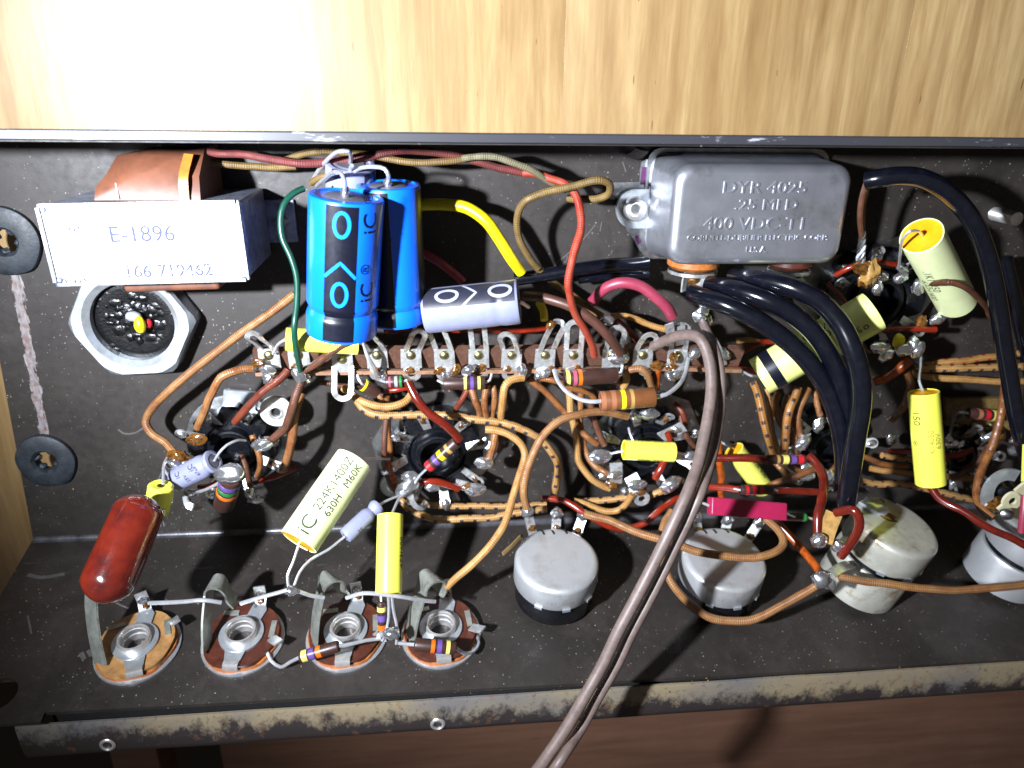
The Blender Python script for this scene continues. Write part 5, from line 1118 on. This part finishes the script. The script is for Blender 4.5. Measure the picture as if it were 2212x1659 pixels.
W = [
 ('orange', 19, '636,636,10 590,672,12 520,721,13 433,788,13 361,849,12 321,893,10 315,915,10 330,936,11 358,955,12 381,984,15', 'long orange-brown cloth wire sweeping from behind the blue capacitors down to the leftmost tube socket'),
 ('wax', 20, '545,797,17 506,802,19 477,814,20 461,843,20 442,883,18 427,924,14', 'orange cloth wire bending down from the left end of the terminal strip'),
 ('redbrown', 19, '622,800,16 592,828,18 549,865,17 507,912,13', 'reddish cloth wire slanting down to the top of the leftmost socket'),
 ('brown', 21, '652,822,18 641,850,20 630,885,20 616,924,18 586,952,14', 'brown waxed wire beside the nylon washer, bending left into the leftmost socket'),
 ('wax', 21, '650,850,14 641,885,16 633,925,17 627,968,16 611,1016,12', 'orange waxed wire hanging just right of the leftmost socket'),
 ('brown', 19, '780,727,22 740,748,22 702,770,21 672,792,19 650,802,18', 'dark brown cloth wire coming out under the front blue capacitor to the strip'),
 ('tan', 19, '742,838,13 776,864,16 810,877,17 848,879,17 877,868,16 890,850,14', 'pale tan cloth wire sagging in a loop below the left part of the strip'),
 ('tick', 20, '768,858,10 782,882,11 806,894,12 850,898,12 892,897,12 930,897,12 978,899,13 1036,908,14 1075,912,14 1133,929,15 1162,944,15 1186,970,15 1205,1004,14 1203,1050,12 1196,1076,9', 'long tan cloth wire with dark ticks running across above the second tube socket'),
 ('tan', 19, '1049,928,17 1090,935,18 1120,953,19 1133,981,20 1124,1025,24 1106,1083,30 1088,1140,36 1050,1192,40 1008,1230,41 966,1268,40', 'long pale tan wire curving from the second socket down to the rightmost jack'),
 ('orange', 20, '1356,900,20 1306,892,22 1263,893,24 1222,905,26 1187,930,28 1157,970,30 1139,1010,31 1131,1054,32 1138,1098,32', 'orange cloth wire arching from the third socket down to the leftmost potentiometer'),
 ('wax', 17, '1018,838,16 1026,862,17 1034,884,16 1037,905,12', 'leftmost of the short waxed wires hanging from the strip to the second socket'),
 ('wax', 17, '1052,832,16 1048,862,17 1049,885,16 1054,908,12', 'second of the short waxed wires hanging from the strip right of the second socket'),
 ('wax', 15, '1065,834,15 1069,862,16 1065,885,15 1062,908,12', 'thin waxed wire between two others below the strip'),
 ('tan', 19, '1130,817,17 1106,820,18 1090,833,19 1086,855,19 1082,900,16', 'tan waxed wire bending down from the strip, rightmost of the short group'),
 ('wax', 18, '1072,915,12 1070,940,14 1066,965,15 1056,998,13', 'waxed wire end dropping to the right side of the second socket'),
 ('brown', 15, '1085,915,9 1082,945,10 1075,975,9', 'dark wire behind the waxed one at the right of the second socket'),
 ('dred', 22, '882,826,20 896,858,22 916,882,23 945,905,24 972,926,24 992,950,23', 'thick brick-red wire running from the strip into the second tube socket'),
 ('redbrown', 15, '1010,842,14 998,862,14 984,884,12', 'short red-brown wire between the strip and the second socket'),
 ('mix', 17, '1142,818,12 1176,843,12 1217,889,12 1249,922,13 1270,942,14 1290,960,14', 'mottled brown and orange cloth wire slanting from the strip to the third socket'),
 ('tan', 17, '1228,842,13 1232,870,13 1234,898,13 1245,945,13 1252,996,13 1275,1032,14 1300,1048,14 1318,1056,14', 'tan waxed wire hanging from the strip, hooking into the third socket at lower left'),
 ('wax', 16, '1256,846,12 1252,880,11 1252,924,10 1265,978,11 1286,1008,13 1312,1024,14', 'thinner waxed wire nested inside the tan one left of the third socket'),
 ('brown', 17, '1275,865,14 1284,905,14 1296,938,14 1306,962,14', 'dark brown cloth wire running down to the upper left of the third socket'),
 ('mix', 16, '1163,816,14 1200,824,15 1240,838,15 1268,848,14 1284,862,13', 'mottled orange wire under the large brown resistor'),
 ('orange', 17, '1360,800,16 1382,798,17 1402,812,17 1410,842,14', 'short orange wire curling over at the right of the strip'),
 ('orw', 17, '1428,785,15 1420,805,14 1418,842,12', 'short orange tube dropping from the right part of the strip'),
 ('tan', 17, '1347,802,14 1352,820,14 1346,838,13', 'stub of tan wire above the large brown resistor'),
 ('mix', 18, '834,858,9 836,905,9 838,950,8 842,990,8 848,1040,8 862,1075,10 884,1102,12', 'brown cloth wire running down the left side of the second socket'),
 ('tick', 18, '866,1080,11 890,1104,13 935,1120,14 1007,1121,15 1060,1117,15 1119,1109,15 1180,1100,14', 'tan cloth wire with ticks curving below the second socket, lower of two side by side'),
 ('tick', 16, '885,1060,8 920,1088,9 958,1092,10 1036,1094,10 1110,1092,10 1180,1090,10', 'tan cloth wire with ticks below the second socket, upper of two side by side'),
 ('tick', 17, '1250,1086,10 1290,1081,10 1330,1078,11 1372,1074,12 1408,1068,13 1440,1058,14', 'tan cloth wire with ticks below the third socket'),
 ('tan', 16, '1240,1082,12 1270,1092,13 1306,1103,14 1338,1100,15 1357,1084,16 1366,1068,17', 'tan wire dipping below the third socket and rising to its bright tag'),
 ('redw', 16, '1171,1077,13 1220,1083,15 1257,1103,18 1306,1134,20 1348,1142,20 1393,1128,20 1425,1102,19 1462,1078,17 1500,1070,15', 'dark red ribbed wire passing behind the orange wire between the first two potentiometers'),
 ('orange', 20, '1262,1110,34 1312,1124,36 1374,1147,40 1421,1164,43 1483,1184,45 1530,1197,46 1607,1207,47 1655,1201,47 1685,1184,45 1689,1164,42 1676,1140,38 1655,1122,34', 'orange cloth wire crossing in front of the second potentiometer and hooking back above it'),
 ('orange', 20, '1452,1105,30 1438,1125,32 1430,1160,36 1433,1218,40 1452,1262,44 1485,1300,46 1530,1333,48 1576,1343,49 1622,1339,50 1684,1311,50 1731,1284,50 1772,1260,50', 'orange cloth wire looping round under the second potentiometer to the solder joint at its right'),
 ('orange', 19, '1812,1246,50 1871,1257,52 1964,1268,54 2057,1275,55 2151,1268,55 2240,1258,54', 'orange cloth wire running right along the panel below the stained potentiometer'),
 ('dred', 19, '2008,1050,33 2026,1074,36 2073,1101,41 2120,1129,45 2182,1163,49 2240,1190,51', 'dark red rubber wire from the glossy yellow capacitor down to the right edge'),
 ('dred', 22, '1748,985,25 1766,1008,28 1778,1035,32 1779,1070,38 1768,1112,42 1767,1162,45', 'dark red wire bending down from the banded resistor left of the black cable end'),
 ('dred', 23, '1805,1108,46 1825,1101,48 1845,1105,50 1856,1128,51 1844,1168,50 1816,1202,48', 'curled dark red wire hooked in front of the stained potentiometer'),
 ('orw', 20, '1681,1131,30 1725,1178,36 1755,1214,42 1776,1240,46', 'brown-red tube slanting down from the magenta box to the solder joint'),
 ('dred', 17, '1672,1061,27 1710,1063,27 1770,1063,28', 'horizontal dark red wire right of the red-banded resistor'),
 ('dred', 19, '1530,991,20 1570,990,22 1622,990,24 1655,993,24', 'horizontal dark red wire coming from under the brown cable'),
 ('orw', 17, '1550,955,14 1554,990,15 1558,1030,15 1558,1072,14', 'upright orange-brown tube between the brown cable and the pale yellow capacitor'),
 ('redw', 17, '1510,1051,18 1540,1054,22 1575,1054,25 1598,1058,27', 'ribbed brown-red wire left of the red-banded resistor'),
 ('mix', 19, '2165,755,14 2172,790,16 2170,837,17 2164,895,17 2142,967,20 2114,1035,26 2110,1080,31 2125,1105,35 2146,1120,38', 'brown waxed wire hanging down past the tag board at the right'),
 ('tickr', 18, '1990,790,8 2035,784,9 2084,778,9 2160,769,9 2240,758,9', 'tan cloth wire with red ticks, topmost of three crossing at the right'),
 ('tick', 19, '1975,797,10 2020,797,11 2090,796,11 2160,794,11 2240,792,11', 'tan cloth wire with black ticks, middle of three crossing at the right'),
 ('tan', 17, '1966,806,10 2010,815,11 2055,818,11 2160,824,11 2240,826,11', 'plain tan cloth wire, lowest of three crossing at the right'),
 ('mix', 18, '1958,805,11 1966,828,12 1962,852,12 1948,880,11 1925,908,9', 'brown waxed wire curving down from the upper right socket'),
 ('orw', 22, '1966,778,14 1948,792,14 1920,810,12 1888,826,10', 'thick translucent orange tube left of the bright solder joint'),
 ('redw', 15, '1890,712,11 1928,711,13 1975,711,14 2021,712,14', 'red wire crossing below the upper right socket'),
 ('otick', 20, '1628,828,8 1640,862,12 1652,912,15 1662,955,16 1672,985,15', 'tan cloth wire with dark ticks, leftmost of the fan beside the fourth socket'),
 ('tan', 14, '1655,840,8 1662,880,10 1668,925,11 1678,965,11 1690,988,10', 'thin tan wire in the fan, just right of the leftmost ticked one'),
 ('wax', 18, '1680,852,9 1674,872,12 1682,905,14 1698,935,13 1705,960,11', 'waxed orange wire bulging left in the fan beside the fourth socket'),
 ('wax', 16, '1702,855,8 1697,880,10 1692,915,10 1700,960,8', 'waxed wire half hidden in the middle of the fan'),
 ('otick', 20, '1724,838,14 1708,878,17 1699,912,18 1695,950,18 1695,985,16', 'orange cloth wire with black ticks down the middle of the fan'),
 ('wax', 16, '1712,905,13 1714,940,14 1718,985,12', 'reddish waxed wire right of the ticked one in the fan'),
 ('wax', 18, '1745,842,11 1732,872,14 1724,905,15 1727,935,14 1735,958,12', 'waxed orange wire at the right of the fan'),
 ('wax', 14, '1757,846,9 1764,872,11 1772,898,12', 'short waxed wire running down under the black cable'),
 ('wax', 15, '1672,995,9 1684,1010,12 1700,1024,13 1715,1040,11', 'waxed wire emerging below the banded resistor near the fourth socket'),
 ('wax', 14, '1700,1002,10 1722,1015,13 1742,1018,13', 'short waxed wire going into the solder of the fourth socket'),
 ('mix', 16, '1648,1058,12 1680,1042,15 1714,1029,17 1760,1014,16', 'mottled tan wire slanting up to the fourth socket'),
 ('mix', 15, '1770,1010,11 1790,1020,12 1806,1008,11', 'bit of orange wire under the black cable bundle'),
 ('tick', 17, '1862,1040,14 1900,1046,14 1940,1045,14 2000,1055,14 2055,1068,14 2105,1080,14', 'tan cloth wire with ticks running behind the stained potentiometer, lowest of its group'),
 ('tan', 15, '1880,1012,9 1930,1020,10 1985,1026,10 2050,1032,10 2110,1036,9', 'tan cloth wire running behind the glossy yellow capacitor'),
 ('tick', 15, '1905,984,8 1945,990,8 1985,996,8 2040,1002,8', 'short ticked wire behind the glossy yellow capacitor'),
 ('redw', 15, '1918,975,11 1945,975,12 1985,977,12 2047,984,12 2075,980,12 2098,972,10', 'dark red ribbed wire passing behind the glossy yellow capacitor'),
 ('brown', 15, '2055,1032,14 2078,1024,15 2100,1010,15 2122,985,14 2134,965,11', 'purplish brown cloth wire slanting up at the right of the glossy yellow capacitor'),
 ('brown', 15, '2000,619,17 2016,613,25 2045,609,31 2084,624,31 2118,648,27 2140,680,20 2150,705,13', 'brown wire looping over the tilted pale capacitor at the upper right'),
 ('redw', 14, '1805,595,10 1830,582,12 1853,575,13 1899,568,13 1942,573,11', 'orange-red wire arching over the top of the upper right socket'),
 ('redbrown', 13, '1788,612,12 1805,630,14 1826,656,14', 'pinkish brown wire passing behind the long pale capacitor'),
 ('redw', 14, '1560,770,10 1600,762,10 1640,742,9 1680,740,8', 'brown-red wire passing behind the long pale capacitor to the strip'),
 ('tan', 14, '1590,738,8 1620,735,9 1650,742,8', 'stub of tan cloth wire between the brown cable and the pale capacitor'),
 ('redw', 14, '830,716,8 900,714,9 980,714,9 1060,714,9 1140,712,9 1180,710,8', 'red ribbed wire running behind the lugs of the strip'),
 ('redw', 15, '1420,790,10 1460,785,11 1520,788,11 1600,800,9 1640,805,7', 'brown-red wire under the right end of the strip'),
 ('redw', 13, '830,846,13 860,843,14 892,838,13', 'short red-brown wire under the strip left of the thick red one'),
 ('orange', 15, '812,842,10 825,870,10 832,900,9', 'short orange wire dropping at the left of the second socket'),
 ('tan', 16, '1320,684,8 1350,684,9 1400,700,9 1440,712,9 1470,722,8', 'tan cloth wire behind the lugs at the right of the strip'),
 ('redbrown', 16, '1330,690,8 1352,708,9 1372,730,9 1384,745,9', 'red-brown cloth wire behind the lugs at the right of the strip'),
 ('redw', 17, '886,1052,13 915,1044,15 945,1042,15 975,1050,14 990,1056,13', 'dark red ribbed wire across the bottom of the second socket'),
 ('redw', 14, '1441,935,16 1447,948,16 1442,962,16', 'stub of red wire at the upper right of the third socket'),
 ('redw', 19, '1434,998,15 1426,1015,16 1416,1034,16', 'short thick red wire at the lower right of the third socket'),
 ('redw', 13, '640,1010,9 600,1030,9 560,1040,8', 'dark red wire under the leftmost socket'),
 ('redw', 13, '430,1052,12 462,1046,14 496,1020,14', 'dark red wire behind the fat resistor'),
 ('brown', 14, '690,826,9 730,836,9 770,838,9 800,850,8', 'dark brown wire in the shadow under the left part of the strip'),
 ('mix', 15, '1180,812,9 1240,822,9 1300,820,9 1350,830,8', 'brown wire in the shadow under the large brown resistor'),
 ('brown', 14, '835,905,13 828,950,14 832,1000,13 845,1050,10', 'blackened wire at the far left of the second socket'),
 ('orw', 16, '836,990,12 842,1010,13 852,1040,11', 'short amber tube at the lower left of the second socket'),
 ('mix', 15, '545,940,12 560,985,13 556,1030,11', 'scorched wire in the right half of the leftmost socket'),
 ('brown', 15, '520,985,11 530,1010,13 540,1050,11', 'charred wire end near the solder-capped resistor'),
 ('brown', 14, '1470,900,9 1480,935,12 1500,965,12', 'dark wire at the right of the third socket, beside the brown cable'),
 ('redbrown', 14, '1455,872,9 1475,895,11 1482,930,10', 'reddish wire at the upper right of the third socket'),
 ('brown', 14, '1830,700,9 1850,735,10 1880,760,10', 'dark wire beneath the end of the long pale capacitor'),
 ('mix', 14, '1860,985,9 1900,1000,9 1960,1008,9', 'brown wire in the shadow left of the glossy yellow capacitor'),
 # long ones at the back
 ('red_cloth', 19, '452,327,18 480,332,19 516,334,20 560,340,21 602,347,21 650,352,21 700,352,20 760,346,19 820,334,18 877,327,17 949,330,16 1025,348,15 1080,362,14 1133,375,13', 'red cloth wire running along the rear wall from the transformer'),
 ('olive', 17, '600,350,14 637,338,16 680,330,18 718,327,18 780,333,18 834,341,17 880,348,17 949,349,17 1007,343,16', 'olive cloth wire twisted with the red one along the rear wall'),
 ('grey_cloth', 17, '1000,343,17 1032,340,18 1070,342,18 1106,352,18 1140,366,18 1170,384,17 1200,400,15 1222,410,12', 'grey-green cloth wire at the rear, right of the blue capacitors'),
 ('olive', 17, '455,352,10 520,360,9 590,362,8 640,360,8', 'olive wire in the shadow right of the transformer'),
 ('olive', 16, '672,396,14 690,385,16 715,378,17 740,376,17 775,372,16', 'thin olive wire behind the leads of the blue capacitors'),
 ('orangered', 20, '1130,374,13 1160,376,15 1185,384,17 1217,397,19 1243,420,21 1256,460,24 1253,504,26 1238,547,28 1230,590,29 1228,625,28 1238,662,26 1259,706,24 1274,732,22 1284,768,19', 'long orange-red cloth wire snaking down from the rear to the strip'),
 ('olive', 19, '1162,580,12 1139,547,14 1120,506,16 1117,468,18 1130,437,20 1162,419,21 1205,410,22 1249,400,23 1290,391,24 1315,397,23 1314,418,21 1290,430,19 1257,431,17 1228,429,14', 'brown-olive cloth wire making an open loop left of the metal can'),
 ('olive', 18, '1160,578,11 1182,600,9 1205,619,8 1235,638,8 1263,656,10 1300,684,14', 'continuation of the olive wire under the black sleeve to the strip'),
]
for m_, w_, p_, l_ in W: wire(m_, w_, p_, l_, G1)
wire('yellow_w', 26, '912,443,8 940,442,10 967,443,12 1007,449,14 1050,478,16 1079,518,16 1104,558,16 1126,588,14', 'thick yellow wire emerging from behind the rear blue capacitor', name='insulated_wire', n=14)
wire('yellow_w', 18, '1165,655,12 1174,672,15 1176,692,17', 'end of a yellow wire soldered to a lug of the strip', name='insulated_wire')
wire('pink_w', 19, '905,543,8 945,565,9 985,595,9 1000,610,9', 'dark red wire in the shadow right of the rear blue capacitor', name='insulated_wire')
wire('green_w', 14, '656,408,14 634,418,16 612,445,18 606,475,19 610,515,20 628,555,21 641,600,23 641,660,26 636,705,28 639,750,26 646,785,22 648,803,19', 'dark green wire hanging down left of the blue capacitors', name='insulated_wire')
wire('pink_w', 25, '1280,652,12 1306,624,16 1344,611,18 1384,619,19 1416,642,20 1440,664,20 1452,684,19', 'thick pink wire arching above the right part of the strip', name='insulated_wire', n=14)
wire('brown_w', 22, '1134,640,16 1165,642,19 1191,648,21 1234,663,23 1278,691,24 1312,724,24 1340,764,21', 'thick dark brown wire slanting down to a lug of the strip', name='insulated_wire', n=14)
wire('blackc', 30, '1112,604,9 1180,594,10 1250,582,11 1320,573,10 1398,570,8', 'black sleeved cable lying flat on the chassis, left of the metal can', name='black_cable', cat='cable', n=14)
wire('blackc', 22, '1250,603,7 1320,596,7 1400,596,6', 'thinner black sleeve beside the flat-lying one', name='black_cable', cat='cable', n=14)
GB = 'black sleeved cables fanning down to the stained potentiometer'
wire('blackc', 44, '1584,600,18 1625,601,24 1660,608,28 1720,625,33 1775,655,36 1815,700,39 1840,750,42 1857,808,44 1860,870,45 1848,952,46 1838,1020,46 1828,1090,45', 'rightmost of the three fanned black cables, with a bright highlight', GB, 'black_cable', 'cable', n=18)
wire('blackc', 42, '1532,616,18 1575,622,24 1622,636,29 1664,652,32 1710,678,34 1755,716,36 1790,765,38 1817,825,40 1829,880,41 1833,940,41 1832,1010,41', 'middle one of the three fanned black cables', GB, 'black_cable', 'cable', n=18)
wire('blackc', 42, '1494,634,20 1530,646,25 1570,660,29 1620,683,32 1670,714,34 1717,752,36 1754,792,38 1786,840,39 1810,905,41 1822,975,42 1824,1040,42', 'leftmost of the three fanned black cables', GB, 'black_cable', 'cable', n=18)
wire('blackc', 39, '1872,391,28 1900,386,30 1940,381,31 1985,384,32 2030,404,33 2070,438,33 2105,485,33 2128,540,32 2145,600,31 2158,670,30 2168,740,29 2180,810,29 2196,900,30 2225,1010,30', 'large glossy black cable arching from the metal can down the right side', None, 'black_cable', 'cable', n=20)
wire('blackc', 30, '2170,560,10 2190,640,10 2208,720,10 2230,820,10', 'dark cable behind the large arching one at the right edge', None, 'black_cable', 'cable', n=14)
# brown two-core cable
tc = thing('two_core_cable', 'brown two-core cable rising from the chassis and leaving over the front lip', 'cable', P(1520, 900, 20))
def core(pts, w0, w1):
    pp = [loc(tc, at(*q, 3)) if len(q) == 3 else q for q in pts]
    r0 = pxr(w0, at(*pts[0])); part('core', MB().tube(pp, r0, 16), tc, MT['brownc'])
cA = [(1412, 748, 20), (1440, 735, 24), (1466, 726, 28), (1494, 724, 31), (1514, 734, 34), (1526, 757, 36), (1535, 795, 39), (1537, 840, 42), (1531, 895, 46), (1520, 950, 50), (1508, 1003, 54), (1488, 1058, 59), (1462, 1115, 62), (1436, 1170, 64), (1404, 1235, 67), (1370, 1300, 69), (1336, 1364, 71), (1300, 1440, 73), (1266, 1500, 75), (1224, 1572, 77), (1178, 1640, 79), (1120, 1720, 80)]
cB = [(1516, 690, 20), (1528, 718, 26), (1541, 747, 32), (1551, 779, 36), (1557, 820, 39), (1557, 870, 41), (1552, 920, 44), (1544, 962, 47), (1532, 1012, 52), (1514, 1064, 58), (1490, 1118, 60), (1464, 1172, 62), (1433, 1237, 65), (1400, 1302, 67), (1366, 1366, 69), (1330, 1442, 71), (1294, 1504, 73), (1253, 1578, 75), (1206, 1650, 77), (1148, 1730, 78)]
core(cA, 23, 30); core(cB, 20, 30)
# cable end fittings
part('bare_end', MB().blob(loc(tc, at(1512, 684, 22)), (2.2, 1.8, 1.6), 2, .3), tc, MT['solder'])

# crumbs, clippings and lint on the chassis floor and panel
t = solo('wire_clipping', MB().ribbon([Q(1086, 1197, .6), Q(1105, 1180, .8), Q(1124, 1160, .6)], 1.2, .5, (0, 0, 1)), MT['dust'], 'flat straw-coloured clipping lying on the panel left of the first potentiometer', 'clipping')
rnd = random.Random(11); mb = MB()
for i in range(260):
    if rnd.random() < .55: p = Q(rnd.uniform(60, 2200), rnd.uniform(1150, 1500), .12)
    else: p = P(rnd.uniform(100, 2200), rnd.uniform(340, 1080), .12)
    r_ = rnd.choice((.10, .12, .16, .22)); mb.blob(p, (r_ * rnd.uniform(.6, 1.6), r_ * rnd.uniform(.6, 1.6), r_ * .6), i, .5, 5, 4)
solo('dust_crumbs', mb, MT['dust'], 'scattered pale crumbs of dust and solder on the dark paint', 'dust', kind='stuff')
mb = MB()
for (a, b) in (((1085, 510), (1100, 470)),): pass
